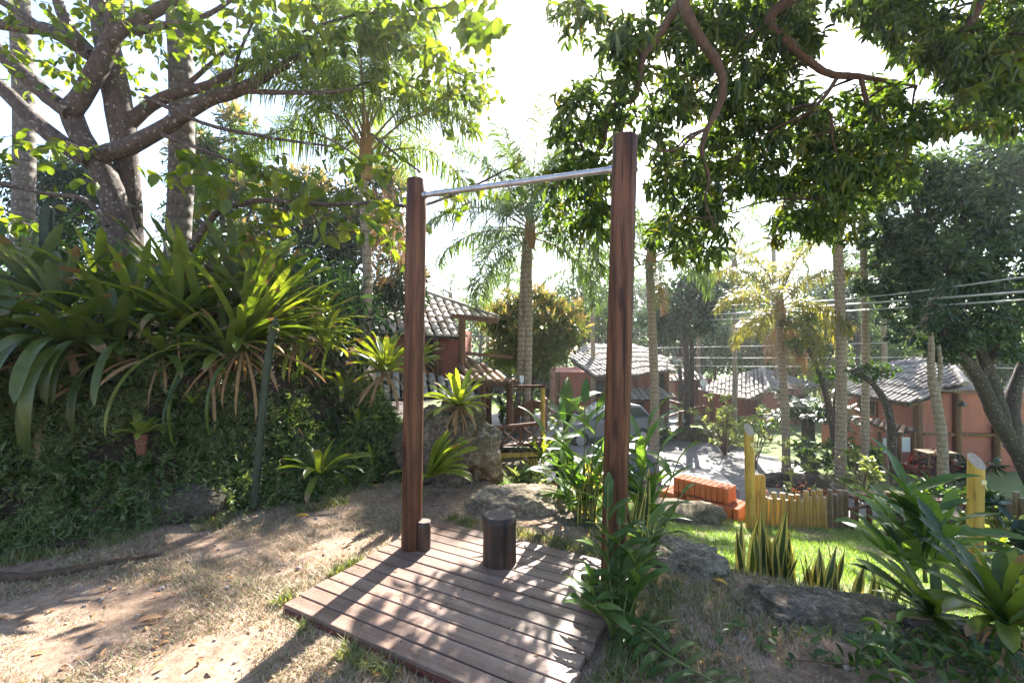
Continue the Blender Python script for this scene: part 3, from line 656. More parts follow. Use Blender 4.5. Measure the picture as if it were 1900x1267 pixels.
# ------------------------------------------------------------------ tiled roofs and houses
def plane_from(p0, down_az, pitch):
    """plane through p0 whose downslope heads along (dx,dy) with the given pitch"""
    d = nrm(np.array([down_az[0], down_az[1], 0.])); dn = d*math.cos(R(pitch))+np.array([0, 0, -math.sin(R(pitch))])
    e = np.array([-d[1], d[0], 0.]); n = np.cross(e, -dn); n = n if n[2] > 0 else -n
    return np.asarray(p0, float), e, -dn, n
def onplane(px, py, pl):
    p0, e, s, n = pl; ray = at(px, py, 1.0)-np.array([0, 0, EYE]); k = np.dot(p0-np.array([0, 0, EYE]), n)/np.dot(ray, n)
    return np.array([0, 0, EYE])+ray*k
def roof(poly, pl, tile, parent, name='roof', pitch=.2, row=.36):
    p0, e, s, n = pl; P = np.array([onplane(x, y, pl) for x, y in poly]); U = (P-p0)@e; Vv = (P-p0)@s
    b = B(); m = len(P); lo = P-n*.05
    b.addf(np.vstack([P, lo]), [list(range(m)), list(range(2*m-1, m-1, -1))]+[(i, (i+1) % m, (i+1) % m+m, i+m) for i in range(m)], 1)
    ang = np.linspace(0, math.pi, 6)
    for u in np.arange(U.min()+pitch/2, U.max(), pitch):
        xs_ = []
        for i in range(m):
            a, c = U[i], U[(i+1) % m]
            if (a-u)*(c-u) < 0: xs_.append(Vv[i]+(Vv[(i+1) % m]-Vv[i])*(u-a)/(c-a))
        xs_.sort()
        for v0, v1 in zip(xs_[::2], xs_[1::2]):
            k = max(1, int(round((v1-v0)/row))); st = (v1-v0)/k
            for q in range(k):
                a, c = v0+q*st-.04, v0+(q+1)*st; ju = random.uniform(-.012, .012); vs = []
                for vv, rr, hh in ((a, pitch*.42, .045), (c, pitch*.34, .012)):
                    vs += [p0+e*(u+ju-math.cos(t)*rr)+s*vv+n*(math.sin(t)*rr*.8+hh) for t in ang]
                b.add(vs, [(j, j+1, j+7, j+6) for j in range(5)], 0, True)
                b.addf(vs[:6], [(5, 4, 3, 2, 1, 0)], 0)
    o = b.build(name, [M[tile], M['pan']], parent, og(parent)); return o, P
def ridge(P, Q, tile, parent, r=.13):
    b = B(); L = np.linalg.norm(Q-P); k = max(1, int(L/.4))
    for i in range(k):
        a, c = P+(Q-P)*i/k, P+(Q-P)*(i+1.12)/k; tube(b, [a+np.array([0, 0, .03]), c+np.array([0, 0, .05])], [r, r*.82], 10, 0, True)
    b.build('ridge_tile', M[tile], parent, og(parent))
def part(t, name, fn, mat):
    b = B(); fn(b); return b.build(name, M[mat], t, og(t))
def ppost(b, px, y0, y1, d, r=.08):
    p, q = at(px, y0, d), at(px, y1, d); tube(b, [(q[0], d, q[2]), ((p[0]+q[0])/2, d, (p[2]+q[2])/2), (p[0], d, p[2])], r, 12, 0, True, .03)
def window(t, x0, y0, x1, y1, d):
    fr = B(); w = 3
    pbox(fr, x0, y0, x1, y0+w, d-.03, .06); pbox(fr, x0, y1-w, x1, y1, d-.03, .06); pbox(fr, x0, y0+w, x0+w, y1-w, d-.03, .06); pbox(fr, x1-w, y0+w, x1, y1-w, d-.03, .06)
    o = fr.build('window', M['housewood'], t, og(t)); b = B(); pbox(b, x0+w, y0+w, x1-w, y1-w, d-.01, .02)
    g_ = b.build('pane', M['glass'], o, og(t)); return o

# left house above the terrace
p = at(860, 800, 10.8); hA = thing('tiled_house', 'terracotta house with a sunlit stepped tile roof and railed terrace behind the left post', 'house', (p[0], p[1], p[2]))
plA = plane_from(at(860, 627, 10.8), (.35, -.94), 27); o, PA = roof([(600, 616), (862, 627), (838, 588), (922, 592), (790, 546), (640, 520)], plA, 'tile_sunlit', hA)
ridge(PA[4], PA[3], 'tile_grey', hA, .09)
plA2 = plane_from(at(910, 709, 10.3), (.5, -.87), 24); roof([(852, 709), (956, 709), (868, 664), (852, 664)], plA2, 'tile_orange', hA)
plA3 = plane_from(at(800, 745, 9.6), (.25, -.97), 27); roof([(640, 745), (884, 735), (886, 724), (795, 694), (640, 694)], plA3, 'tile_sunlit', hA)
for x0, y0, x1, y1, d, dep in ((817, 612, 858, 702, 11.2, 2.5), (640, 622, 815, 700, 11.3, 2.5)): part(hA, 'wall', lambda b: pbox(b, x0, y0, x1, y1, d, dep), 'terracotta')
for px, y0, y1, d, r in ((857, 588, 712, 10.75, .085), (811, 618, 705, 11.0, .09), (946, 709, 800, 10.25, .08), (886, 735, 815, 9.9, .09), (897, 709, 800, 10.4, .07), (905, 709, 790, 11.5, .1), (985, 745, 800, 11.6, .08)):
    part(hA, 'post', lambda b: ppost(b, px, y0, y1, d, r), 'housewood')
window(hA, 790, 628, 806, 690, 11.2)
part(hA, 'beam', lambda b: beam(b, at(850, 711, 10.3), at(957, 711, 10.3), .1, .12), 'housewood')
part(hA, 'beam', lambda b: beam(b, at(838, 586, 10.9), at(924, 596, 10.9), .1, .12), 'housewood')
part(hA, 'beam', lambda b: beam(b, at(862, 655, 10.8), at(950, 663, 11.4), .08, .08), 'housewood')
# terrace floor, fascia slats and railings
zf = at(900, 800, 10.4)[2]
def fl(b):
    c = [at(850, 0, 9.3), at(1012, 0, 9.1), at(1016, 0, 13.5), at(840, 0, 13.5)]
    v = [(q[0], q[1], zf+(-.5)) for q in c]; v2 = [(q[0], q[1], zf-.56) for q in c]
    b.addf(v+v2, [(0, 1, 2, 3), (7, 6, 5, 4), (0, 1, 5, 4), (1, 2, 6, 5), (2, 3, 7, 6), (3, 0, 4, 7)])
zf += .42
part(hA, 'terrace_floor', fl, 'darkwood')
def slats(b):
    for px in np.arange(918, 1000, 5.2):
        q = at(px, 846, 9.25); tube(b, [(q[0], 9.25, q[2]-.05), (q[0], 9.25, q[2]-.85)], .022, 8)
    beam(b, at(912, 846, 9.2), at(1004, 841, 9.2), .08, .09)
part(hA, 'slat_skirt', slats, 'pine')
def railing(b, x0, x1, yt0, yt1, yb0, yb1, d0, d1, n):
    dd = lambda s: d0+(d1-d0)*s
    T = [at(x0+(x1-x0)*s, yt0+(yt1-yt0)*s, dd(s)) for s in np.linspace(0, 1, n+1)]; Bm = [at(x0+(x1-x0)*s, yb0+(yb1-yb0)*s, dd(s)) for s in np.linspace(0, 1, n+1)]
    tube(b, T, .04, 8); tube(b, Bm, .035, 8)
    for k in range(n):
        tube(b, [Bm[k], T[k]], .03, 6); tube(b, [Bm[k], T[k+1]], .018, 6); tube(b, [T[k], Bm[k+1]], .018, 6)
    tube(b, [Bm[-1], T[-1]], .03, 6)
part(hA, 'railing', lambda b: railing(b, 884, 1006, 797, 785, 832, 822, 9.3, 9.3, 3), 'redwood')
part(hA, 'railing', lambda b: (railing(b, 1008, 1014, 740, 740, 800, 800, 9.3, 11.5, 2), beam(b, at(955, 717, 10.2), at(1014, 717, 9.2), .07, .06)), 'redwood')
part(hA, 'post', lambda b: ppost(b, 1007, 720, 808, 9.2, .045), 'pine')
def bench(b):
    for k in range(6):
        c = np.array([at(950+s*58, 770-26*math.sin(s*math.pi*.6+.2)*(1+.1*k)+k*5, 10.6) for s in np.linspace(0, 1, 8)]); tube(b, c, .022, 6)
part(hA, 'bench', bench, 'housewood')
def chain(b):
    for px, y0, y1 in ((887, 740, 800), (951, 712, 795)):
        for yy in np.arange(y0, y1, 4.2): q = at(px, yy, 9.8); tube(b, [q+np.array([0, 0, .02]), q-np.array([0, 0, .02])], .016, 6)
part(hA, 'chain', chain, 'chain')

# two-storey house behind the right post
D = 20.0; p = at(1150, 785, D); hB = thing('two_storey_house', 'two-storey terracotta house with weathered tile roof behind the right post', 'house', p)
plB = plane_from(at(1186, 697, D-.5), (.55, -.83), 24); roof([(1058, 664), (1082, 684), (1107, 699), (1185, 697), (1209, 691), (1254, 690), (1230, 664), (1178, 640), (1081, 640)], plB, 'tile_grey', hB, pitch=.26, row=.5)
plB2 = plane_from(at(1186, 741, D-.8), (.25, -.97), 26); roof([(1164, 741), (1210, 742), (1256, 738), (1228, 721), (1164, 722)], plB2, 'tile_grey', hB, pitch=.26, row=.5)
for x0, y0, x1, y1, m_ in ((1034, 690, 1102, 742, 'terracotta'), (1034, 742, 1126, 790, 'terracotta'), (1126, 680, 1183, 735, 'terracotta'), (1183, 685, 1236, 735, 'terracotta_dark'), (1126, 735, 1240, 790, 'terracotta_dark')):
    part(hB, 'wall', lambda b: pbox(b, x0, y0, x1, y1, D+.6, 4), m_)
for px, y0, y1 in ((1102, 690, 745), (1184, 690, 742), (1237, 685, 782), (1225, 735, 782), (1034, 690, 790)): part(hB, 'post', lambda b: ppost(b, px, y0, y1, D+.35, .12), 'housewood')
window(hB, 1104, 698, 1124, 738, D+.57); window(hB, 1220, 690, 1234, 728, D+.57); window(hB, 1168, 742, 1196, 776, D+.57)
part(hB, 'beam', lambda b: (beam(b, at(1060, 668, D-.4), at(1108, 701, D-.4), .15, .18), beam(b, at(1108, 701, D-.4), at(1186, 699, D-.4), .15, .18)), 'housewood')

# small pavilion, long hip-roofed house, dish
D = 27.; p = at(1275, 740, D); hC = thing('small_house', 'small terracotta house with pale hip roof glimpsed beyond the two-storey house', 'house', p)
plC = plane_from(at(1275, 707, D), (0, -1), 26); roof([(1238, 708), (1306, 706), (1309, 699), (1270, 682), (1262, 690)], plC, 'tile_grey', hC, pitch=.3, row=.5)
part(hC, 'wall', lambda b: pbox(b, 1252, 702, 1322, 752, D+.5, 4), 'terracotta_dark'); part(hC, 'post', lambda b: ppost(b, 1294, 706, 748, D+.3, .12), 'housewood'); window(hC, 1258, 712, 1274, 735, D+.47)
D = 24.; p = at(1400, 770, D); hD = thing('hip_roof_house', 'low terracotta house with wide silvery hip roof beyond the cobbled yard', 'house', p)
plD = plane_from(at(1388, 740, D-.5), (-.45, -.9), 24); o, PD = roof([(1294, 723), (1316, 729), (1388, 741), (1426, 724), (1414, 683), (1335, 704)], plD, 'tile_grey', hD, pitch=.2, row=.6)
plD2 = plane_from(onplane(1426, 724, plD), (.5, -.87), 22); roof([(1426, 724), (1492, 722), (1520, 715), (1414, 683)], plD2, 'tile_grey', hD, pitch=.2, row=.6)
ridge(PD[4], PD[3], 'tile_grey', hD, .13)
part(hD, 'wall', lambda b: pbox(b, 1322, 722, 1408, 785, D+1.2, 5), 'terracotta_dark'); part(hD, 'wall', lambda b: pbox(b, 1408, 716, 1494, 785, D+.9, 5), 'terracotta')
part(hD, 'beam', lambda b: (beam(b, at(1316, 731, D), at(1388, 743, D-.45), .15, .18), beam(b, at(1388, 743, D-.45), at(1426, 726, D+.3), .15, .18)), 'housewood'); window(hD, 1400, 727, 1416, 738, D+.87)
for px in (1320, 1408, 1492): part(hD, 'post', lambda b: ppost(b, px, 724, 785, D+.7, .12), 'housewood')
p = at(1306, 710, 23.2); sdish = thing('satellite_dish', 'small pale satellite dish on the corner of the silvery hip roof', 'satellite dish', p)
b = B(); an = np.arange(16)*2*math.pi/16; vs = [np.array([0, .06, 0])]+[np.array([.2*math.cos(a), .0+.02*0, .2*math.sin(a)]) for a in an]
vs2 = [q+np.array([0, .015, 0]) for q in vs]; V = np.array(vs+vs2)+p; b.addf(V, [(0, 1+i, 1+(i+1) % 16) for i in range(16)]+[(17, 18+(i+1) % 16, 18+i) for i in range(16)]+[(1+i, 18+i, 18+(i+1) % 16, 1+(i+1) % 16) for i in range(16)])
b.build('dish', M['white'], sdish, og(sdish)); b = B(); tube(b, [p+np.array([0, .05, 0]), p+np.array([.05, .15, -.25])], .02, 6); tube(b, [p+np.array([0, 0, -.18]), p+np.array([0, -.2, 0])], .012, 6); b.build('mount', M['concrete'], sdish, og(sdish))

# right house
D = 14.6; p = at(1700, 880, D); hE = thing('corner_house', 'terracotta house with log corner posts and grey barrel-tile roof at right', 'house', p)
plE = plane_from(at(1684, 749, D-.3), (-.97, -.22), 24); o, PE = roof([(1572, 684), (1572, 730), (1684, 749), (1727, 738), (1737, 724), (1790, 714), (1754, 659), (1660, 671)], plE, 'tile_grey', hE, pitch=.165, row=.5)
ridge(PE[6], PE[5], 'tile_grey', hE, .11)
plE2 = plane_from(at(1770, 722, D), (.3, -.95), 28); roof([(1737, 727), (1830, 726), (1800, 716), (1754, 660)], plE2, 'tile_grey', hE, pitch=.165, row=.5)
xw = at(1700, 0, D)[0]
part(hE, 'wall', lambda b: box(b, (xw+.15, D+2.3, (at(0, 756, D)[2]+at(0, 905, D)[2])/2), .25, 4.4, at(0, 756, D)[2]-at(0, 905, D)[2]), 'terracotta')
part(hE, 'wall', lambda b: pbox(b, 1712, 728, 1900, 900, D+.05, .3), 'terracotta')
for px, y0, y1, d, r in ((1703, 745, 890, D-.02, .13), (1776, 722, 890, D-.02, .11), (1622, 735, 840, D+2.6, .12), (1576, 730, 840, D+4.2, .12), (1849, 722, 890, D-.02, .11)): part(hE, 'post', lambda b: ppost(b, px, y0, y1, d, r), 'housewood')
part(hE, 'beam', lambda b: (beam(b, at(1712, 805, D-.03), at(1900, 807, D-.03), .08, .09), beam(b, at(1684, 752, D-.25), at(1738, 727, D-.1), .12, .12), beam(b, at(1738, 725, D-.1), at(1830, 727, D-.1), .12, .12), beam(b, at(1684, 752, D-.25), (xw, D+4, at(0, 752, D)[2]), .12, .12)), 'housewood')
b = B(); box(b, (xw-.01, D+2.0, at(0, 790, D)[2]+.4), .06, .9, .75); o = b.build('window', M['housewood'], hE, og(hE)); b = B(); box(b, (xw-.03, D+2.0, at(0, 790, D)[2]+.4), .04, .76, .62); b.build('pane', M['glass'], o, og(hE))
b = B(); box(b, (xw+.8, D+.03, at(0, 800, D)[2]-.05), .28, .03, .09); b.build('wall_lamp', M['white'], hE, og(hE))
# entrance cupboard doors with white panes under a small tiled canopy
plE3 = plane_from(at(1662, 806, D-.6), (-.75, -.66), 20); roof([(1608, 782), (1662, 807), (1701, 797), (1621, 776)], plE3, 'tile_orange', hE, name='canopy_roof', pitch=.17, row=.35)
for x0, y0, x1, y1, d in ((1636, 808, 1669, 878, D-.25), (1670, 806, 1692, 884, D-.3)):
    b = B(); pbox(b, x0, y0, x1, y1, d, .06); do = b.build('door', M['terracotta_dark'], hE, og(hE)); b = B(); pbox(b, x0+3, y0+5, x1-3, y0+32, d-.02, .03); b.build('pane', M['white_pane'], do, og(hE))
part(hE, 'post', lambda b: ppost(b, 1669, 806, 884, D-.32, .06), 'housewood'); part(hE, 'post', lambda b: ppost(b, 1695, 800, 884, D-.34, .06), 'housewood'); part(hE, 'post', lambda b: ppost(b, 1632, 800, 876, D-.2, .06), 'housewood')
p = at(1885, 740, 19.); hF = thing('distant_house', 'pale tiled roof of a farther house peeking out at the right edge', 'house', p)
plF = plane_from(at(1885, 742, 19.), (.2, -.97), 25); roof([(1855, 745), (1960, 748), (1960, 690), (1880, 686)], plF, 'tile_grey', hF, pitch=.26, row=.5); part(hF, 'wall', lambda b: pbox(b, 1862, 742, 1955, 830, 19.4, 3), 'terracotta_dark')

# wooden ramp railing by the two-storey house
b = B(); q0 = at(1786, 752, D-.25); tube(b, [q0+np.array([0, 0, .14]), q0, q0-np.array([0, 0, .02])], [.015, .12, .11], 12); b.build('hanging_lamp', M['glass'], hE, og(hE))
p = at(1736, 838, 12.6); tb = thing('wooden_table', 'small light wooden table against the corner house front wall', 'table', (p[0], 12.6, H(p[0], 12.6)))
b = B(); box(b, p, .85, .5, .05, bev=.01); b.build('table_top', M['pine_grey'], tb, og(tb))
for sx_ in (-.34, .34):
    for sy_ in (-.18, .18): b = B(); tube(b, [(p[0]+sx_, 12.6+sy_, H(p[0], 12.6)-.05), (p[0]+sx_, 12.6+sy_, p[2]-.026)], .03, 8); b.build('leg', M['pine_grey'], tb, og(tb))
p = at(1705, 890, 10.8); p[2] = H(p[0], p[1]); fp = thing('flower_pot', 'small orange clay pot with a green plant below the cordyline bush', 'plant pot', p); b = B(); tube(b, [p-np.array([0, 0, .02]), p+np.array([0, 0, .22]), p+np.array([0, 0, .25])], [.1, .15, .16], 16); b.build('pot', M['brick'], fp, og(fp))
b = B(); [whorl(b, LANCE, p+np.array([0, 0, .3+.08*k]), 7, .34, .25, 0, -.7) for k in range(3)]; b.build('leaves', M['mid'], fp, og(fp))
p = at(968, 703, 11.0); b = B(); box(b, p, .1, .07, .16, bev=.01); box(b, p-np.array([0, .04, .11]), .04, .03, .06); tag(b.build('meter_box', M['white'], origin=p), 'small white box fixed to the double palm trunk', 'box')
p = at(1253, 668, 19.0); fl_ = thing('flood_lamp', 'small flood lamp on a bent bracket above the two-storey house eave', 'lamp', p); b = B(); tube(b, spline([at(1236, 690, 19.2), at(1240, 668, 19.1), p], 8), .03, 8); b.build('bracket', M['concrete'], fl_, og(fl_)); b = B(); box(b, p+np.array([.1, 0, -.03]), .34, .2, .12, rotz(.1), bev=.03); b.build('lamp_head', M['concrete'], fl_, og(fl_))
p = at(1300, 760, 19.); rl = thing('ramp_railing', 'rustic pole railing along the ramp beside the two-storey house', 'railing', p)
part(rl, 'rail', lambda b: (tube(b, [at(1228, 776, 18.5), at(1262, 765, 19), at(1306, 753, 19.5)], .045, 8), tube(b, [at(1240, 742, 20.5), at(1290, 757, 19.6)], .04, 8), tube(b, [at(1240, 757, 20.5), at(1280, 764, 19.8)], .035, 8)), 'housewood')
for px, y0, y1 in ((1262, 762, 790), (1305, 752, 782), (1236, 770, 790), (1284, 756, 785)): part(rl, 'post', lambda b: ppost(b, px, y0, y1, 19., .07), 'housewood')
b = B(); q = [at(1228, 788, 18.8), at(1300, 772, 19.8), at(1262, 757, 22), at(1226, 764, 21)]; v2 = [c-np.array([0, 0, .12]) for c in q]
b.addf(q+v2, [(0, 1, 2, 3), (0, 1, 5, 4), (1, 2, 6, 5), (2, 3, 7, 6), (3, 0, 4, 7)]); tag(b.build('concrete_path', M['concrete']), kind='structure')

# ------------------------------------------------------------------ cars
def car(label, x, y, rz, paint, pickup, cat):
    z = H(x, y)+.03; t = thing('parked_car', label, cat, (x, y, z)); t.rotation_euler.z = rz
    if pickup: prof = [(-2.45, .42), (-2.45, .98), (-.75, 1.0), (-.62, 1.0), (.95, 1.02), (2.2, .9), (2.4, .7), (2.4, .4)]; cab = [(-.72, 1.0), (-.6, 1.6), (-.3, 1.68), (.3, 1.66), (1.15, 1.02)]
    else: prof = [(-1.9, .4), (-1.95, .9), (-1.6, 1.0), (.9, 1.0), (1.75, .86), (1.95, .65), (1.95, .38)]; cab = [(-1.75, 1.0), (-1.35, 1.46), (-.9, 1.53), (.0, 1.5), (.95, 1.0)]
    def ext(b, pr, w0, w1):
        zz = np.array([q[1] for q in pr]); zm, zx = zz.min(), zz.max(); n = len(pr); vs = []
        for s in (-1, 1):
            for q in pr: vs.append((q[0], s*(w0+(w1-w0)*(q[1]-zm)/(zx-zm)), q[1]))
        b.addf(vs, [list(range(n))[::-1], list(range(n, 2*n))]+[(i, (i+1) % n, (i+1) % n+n, i+n) for i in range(n)])
    def bevelled(o, w):
        m = o.modifiers.new('bevel', 'BEVEL'); m.width = w; m.segments = 3; m.limit_method = 'ANGLE'
    b = B(); ext(b, prof, .86, .84); o = b.build('body', paint, t); bevelled(o, .06)
    b = B(); ext(b, cab, .78, .6); o = b.build('cabin', paint, t); bevelled(o, .05)
    zx = max(q[1] for q in cab)
    def side(s):
        b = B(); lo, hi = 1.06, zx-.13; f = lambda zz: .78+(.6-.78)*(zz-1.0)/(zx-1.0)+.012
        for x0, x1, x2, x3 in (((cab[0][0]+.12, .05, .0, cab[1][0]+.1)), ((.12, cab[4][0]-.14, cab[3][0]+.05, .08))):
            V = [(x0, s*f(lo), lo), (x1, s*f(lo), lo), (x2, s*f(hi), hi), (x3, s*f(hi), hi)]; V2 = [(a, c-s*.03, d) for a, c, d in V]
            b.addf(V+V2, [(0, 1, 2, 3), (7, 6, 5, 4), (0, 1, 5, 4), (1, 2, 6, 5), (2, 3, 7, 6), (3, 0, 4, 7)])
        b.build('side_window', M['glass'], t)
    side(1); side(-1)
    for (a, c), nm in (((0, 1), 'rear_window'), ((4, 3), 'windscreen')):
        A, C = np.array(cab[a]), np.array(cab[c]); n = nrm(np.array([-(C-A)[1], (C-A)[0]])); n = n*(1 if (n[0] < 0) == (a == 0) else -1)
        A2, C2 = A+(C-A)*.12+n*.012, A+(C-A)*.85+n*.012; V = [(A2[0], -.64, A2[1]), (A2[0], .64, A2[1]), (C2[0], .52, C2[1]), (C2[0], -.52, C2[1])]; V2 = [(q[0]-n[0]*.03, q[1], q[2]-n[1]*.03) for q in V]
        b = B(); b.addf(V+V2, [(0, 1, 2, 3), (7, 6, 5, 4), (0, 1, 5, 4), (1, 2, 6, 5), (2, 3, 7, 6), (3, 0, 4, 7)]); b.build(nm, M['glass'], t)
    for wx in ((-1.5, 1.45) if pickup else (-1.25, 1.25)):
        for s in (-1, 1):
            b = B(); tube(b, [(wx, s*.66, .33), (wx, s*.7, .33), (wx, s*.86, .33), (wx, s*.88, .33)], [.3, .33, .33, .3], 24, 0, True); w = b.build('wheel', M['rubber'], t)
            b = B(); tube(b, [(wx, s*.87, .33), (wx, s*.895, .33)], [.2, .18], 18); b.build('rim', M['steel'], w)
    for s in (-1, 1):
        b = B(); box(b, (prof[1][0]-.01, s*.7, .82), .04, .16, .2, bev=.012); b.build('tail_light', M['redflower'], t)
        b = B(); box(b, (prof[-1][0]-.02, s*.66, .7), .06, .26, .14, bev=.015); b.build('headlight', M['white'], t)
    return t
p = at(1215, 0, 11.6); car('dark purple-grey pickup with pale roof parked behind the brick stack', p[0]-.55, 12.0, R(172), M['car_dark'], True, 'pickup truck')
p = at(1120, 0, 16.0); car('silver car half hidden behind the ginger canes and the right post', p[0]+.25, 17.6, R(195), M['car_white'], False, 'car')

# ------------------------------------------------------------------ bromeliads, cactus, ferns on the left bank
def bromeliad(label, c, n, L, Wd, mat, el=(.15, 1.35), droop=(.5, 1.3), azr=None, dead=6, flower=False, grp='bromeliads on the left bank', name='bromeliad', hang=0, cat='bromeliad', chan=.22):
    c = np.asarray(c, float); t = thing(name, label, cat, c, grp); b = B()
    for k in range(n):
        f = k/n; az = k*2.39996+random.uniform(-.3, .3)
        if azr is not None and random.random() < .75: az = random.uniform(*azr)
        e = el[1]+(el[0]-el[1])*f+random.uniform(-.15, .15); dr = droop[0]+(droop[1]-droop[0])*f+random.uniform(-.15, .25)
        l = L*(.62+.38*math.sin(math.pi*(f*.8+.2)))*random.uniform(.75, 1.12)
        st = c+np.array([math.cos(az), math.sin(az), 0])*Wd*.45*f
        strap(b, st, az, e, l, Wd*random.uniform(.75, 1.1), dr, 10, chan, twist=random.uniform(-.5, .5), azb=random.uniform(-.25, .25), pw=random.uniform(1.2, 2.2), wav=.16, tip=1)
    for k in range(hang):
        az = R(-90)+random.uniform(-.4, .4); strap(b, c+np.array([-.32+.64*(k+.5)/hang, -.12-.1*random.random(), random.uniform(-.08, .1)]), az, random.uniform(-.3, .4), L*random.uniform(.8, 1.4), Wd*.66, 1.9, 11, chan, pw=.7, twist=random.uniform(-.3, .3))
    b.build('leaf_rosette', [mat, M['drytip']], t, og(t))
    if dead:
        b = B()
        for k in range(dead):
            az = random.uniform(-2.6, -.5) if random.random() < .7 else random.uniform(0, 6.28); strap(b, c-np.array([0, 0, .02]), az, random.uniform(-.9, .1), L*random.uniform(.45, .9), Wd*.4, random.uniform(.3, 1.2), 8, .3, twist=random.uniform(-1.5, 1.5))
        b.build('dead_leaf', M['husk'], t, og(t))
    if flower:
        b = B(); tp = c+np.array([-.22, .0, .62]); tube(b, [c, c+(tp-c)*.5+np.array([.03, 0, .05]), tp], [.015, .012, .01], 6)
        clump(b, NEEDLE, tp, .06, 160, .075, .12, -.2, .2, 1.4); b.build('flower_head', M['redflower'], t, og(t))
    return t
Bm = lambda px, py, d: at(px, py, d)
bromeliad('large spiky green bromeliad fanning up and right at the middle of the bank', Bm(452, 640, 4.55), 48, 1.05, .075, M['brom'], (.1, 1.3), (.1, .9), (-.9, .95), 10)
bromeliad('large green bromeliad fanning up and left with a red flower head', Bm(380, 625, 4.7), 48, 1.3, .085, M['brom'], (.15, 1.3), (.1, .8), (1.7, 3.6), 8, True)
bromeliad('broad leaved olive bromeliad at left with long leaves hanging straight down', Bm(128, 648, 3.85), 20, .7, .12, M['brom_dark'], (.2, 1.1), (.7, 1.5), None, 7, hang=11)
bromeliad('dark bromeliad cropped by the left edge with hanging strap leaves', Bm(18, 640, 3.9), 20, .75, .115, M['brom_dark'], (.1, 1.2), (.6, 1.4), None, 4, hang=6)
bromeliad('bluish green upright bromeliad behind the cactus at far left', Bm(60, 545, 4.6), 26, .8, .085, M['brom2'], (.3, 1.4), (.3, 1.0), None, 2)
bromeliad('mid green bromeliad between the cactus and the big tree trunk', Bm(190, 560, 4.9), 30, .85, .085, M['brom'], (.2, 1.4), (.3, 1.0), None, 3)
bromeliad('upright bromeliad with pale leaves just below the grey palm trunk', Bm(330, 545, 5.2), 28, .95, .085, M['brom'], (.3, 1.4), (.2, .9), None, 3)
bromeliad('tall leaved sunlit bromeliad behind the middle of the bank', Bm(450, 560, 5.0), 26, .95, .09, M['brom2'], (.4, 1.45), (.1, .7), None, 3)
bromeliad('thin leaved bromeliad leaning right over the fern slope', Bm(560, 618, 5.5), 38, .8, .052, M['brom'], (.0, 1.1), (.2, .9), (-.9, 1.2), 14)
bromeliad('dark low bromeliad tucked under the central rosettes', Bm(300, 660, 4.2), 22, .75, .06, M['brom'], (-.1, 1.0), (.4, 1.4), None, 10)
bromeliad('sunlit lime bromeliad sitting left of the left post above the boulder', Bm(716, 690, 5.9), 28, .66, .095, M['brom_lit'], (.1, 1.35), (.3, 1.2), None, 8)
bromeliad('sunlit lime bromeliad perched on top of the boulder right of the left post', Bm(852, 752, 4.95), 28, .52, .06, M['brom_lit'], (-.1, 1.2), (.3, 1.0), None, 10)
bromeliad('sunlit lime bromeliad at the boulder foot right behind the left post', Bm(796, 885, 4.4), 24, .55, .075, M['brom_lit'], (.1, 1.3), (.3, 1.1), (-.6, 1.2), 0)
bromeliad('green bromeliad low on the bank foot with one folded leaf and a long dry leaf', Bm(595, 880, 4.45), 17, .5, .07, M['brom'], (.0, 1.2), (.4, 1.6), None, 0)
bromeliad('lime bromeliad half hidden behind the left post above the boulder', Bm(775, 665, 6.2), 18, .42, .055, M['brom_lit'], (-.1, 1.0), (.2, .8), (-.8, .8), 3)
for px, py, d, n, L, Wd, mt, lab in ((250, 600, 4.4, 30, .85, .07, 'brom', 'long leaved bromeliad between the red flower head and the left cluster'), (520, 560, 5.2, 30, .85, .07, 'brom', 'sunlit upright bromeliad at the right end of the bank crest'), (330, 590, 4.5, 30, .95, .075, 'brom', 'green bromeliad in front of the grey palm trunk foot'),
        (480, 600, 4.9, 34, .9, .06, 'brom2', 'narrow leaved bromeliad just behind the top of the climbing cactus'), (110, 580, 4.3, 28, .8, .085, 'brom2', 'dark green bromeliad above the hanging strap leaves'), (600, 640, 5.3, 26, .6, .05, 'brom_lit', 'yellow-green bromeliad at the sunny right end of the crest'), (420, 660, 4.4, 26, .8, .06, 'brom', 'bromeliad with leaves lying forward over the middle of the bank'), (215, 650, 4.1, 22, .8, .085, 'brom_dark', 'olive bromeliad with forward leaves right of the hanging strap leaves')):
    bromeliad(lab, Bm(px, py, d), n, L, Wd, M[mt], (-.1, 1.35), (.3, 1.2), None, 3, hang=4 if py > 620 else 0)
tp = Bm(262, 806, 3.85); pl = bromeliad('small yellow-green bromeliad in a clay pot half buried in the bank', tp, 13, .26, .05, M['brom_lit'], (.1, 1.2), (.6, 1.5), None, 0)
b = B(); tube(b, [tp+np.array([0, .0, -.17]), tp+np.array([0, 0, -.01]), tp+np.array([0, 0, .0])], [.03, .048, .052], 16); b.build('clay_pot', M['pot'], pl, og(pl))
bromeliad('tiny yellow bromeliad on the shaded bank face', Bm(356, 748, 4.1), 10, .13, .025, M['brom_lit'], (.2, 1.2), (.4, 1.0), None, 0)
bromeliad('large olive bromeliad at the lower right corner with broad upright leaves', Bm(1862, 1150, 2.15), 28, .41, .062, M['brom'], (.1, 1.35), (.2, 1.2), None, 6, grp=None)
bromeliad('spiky bromeliad leaning left over the stone at lower right', Bm(1735, 1145, 2.35), 22, .38, .042, M['brom'], (.0, 1.1), (.2, .9), (1.6, 4.2), 8, grp=None)
bromeliad('pale strap leaved plant at the foot of the double palm', Bm(1005, 850, 9.2), 20, .75, .07, M['brom_lit'], (.2, 1.3), (.4, 1.3), None, 0, grp=None)

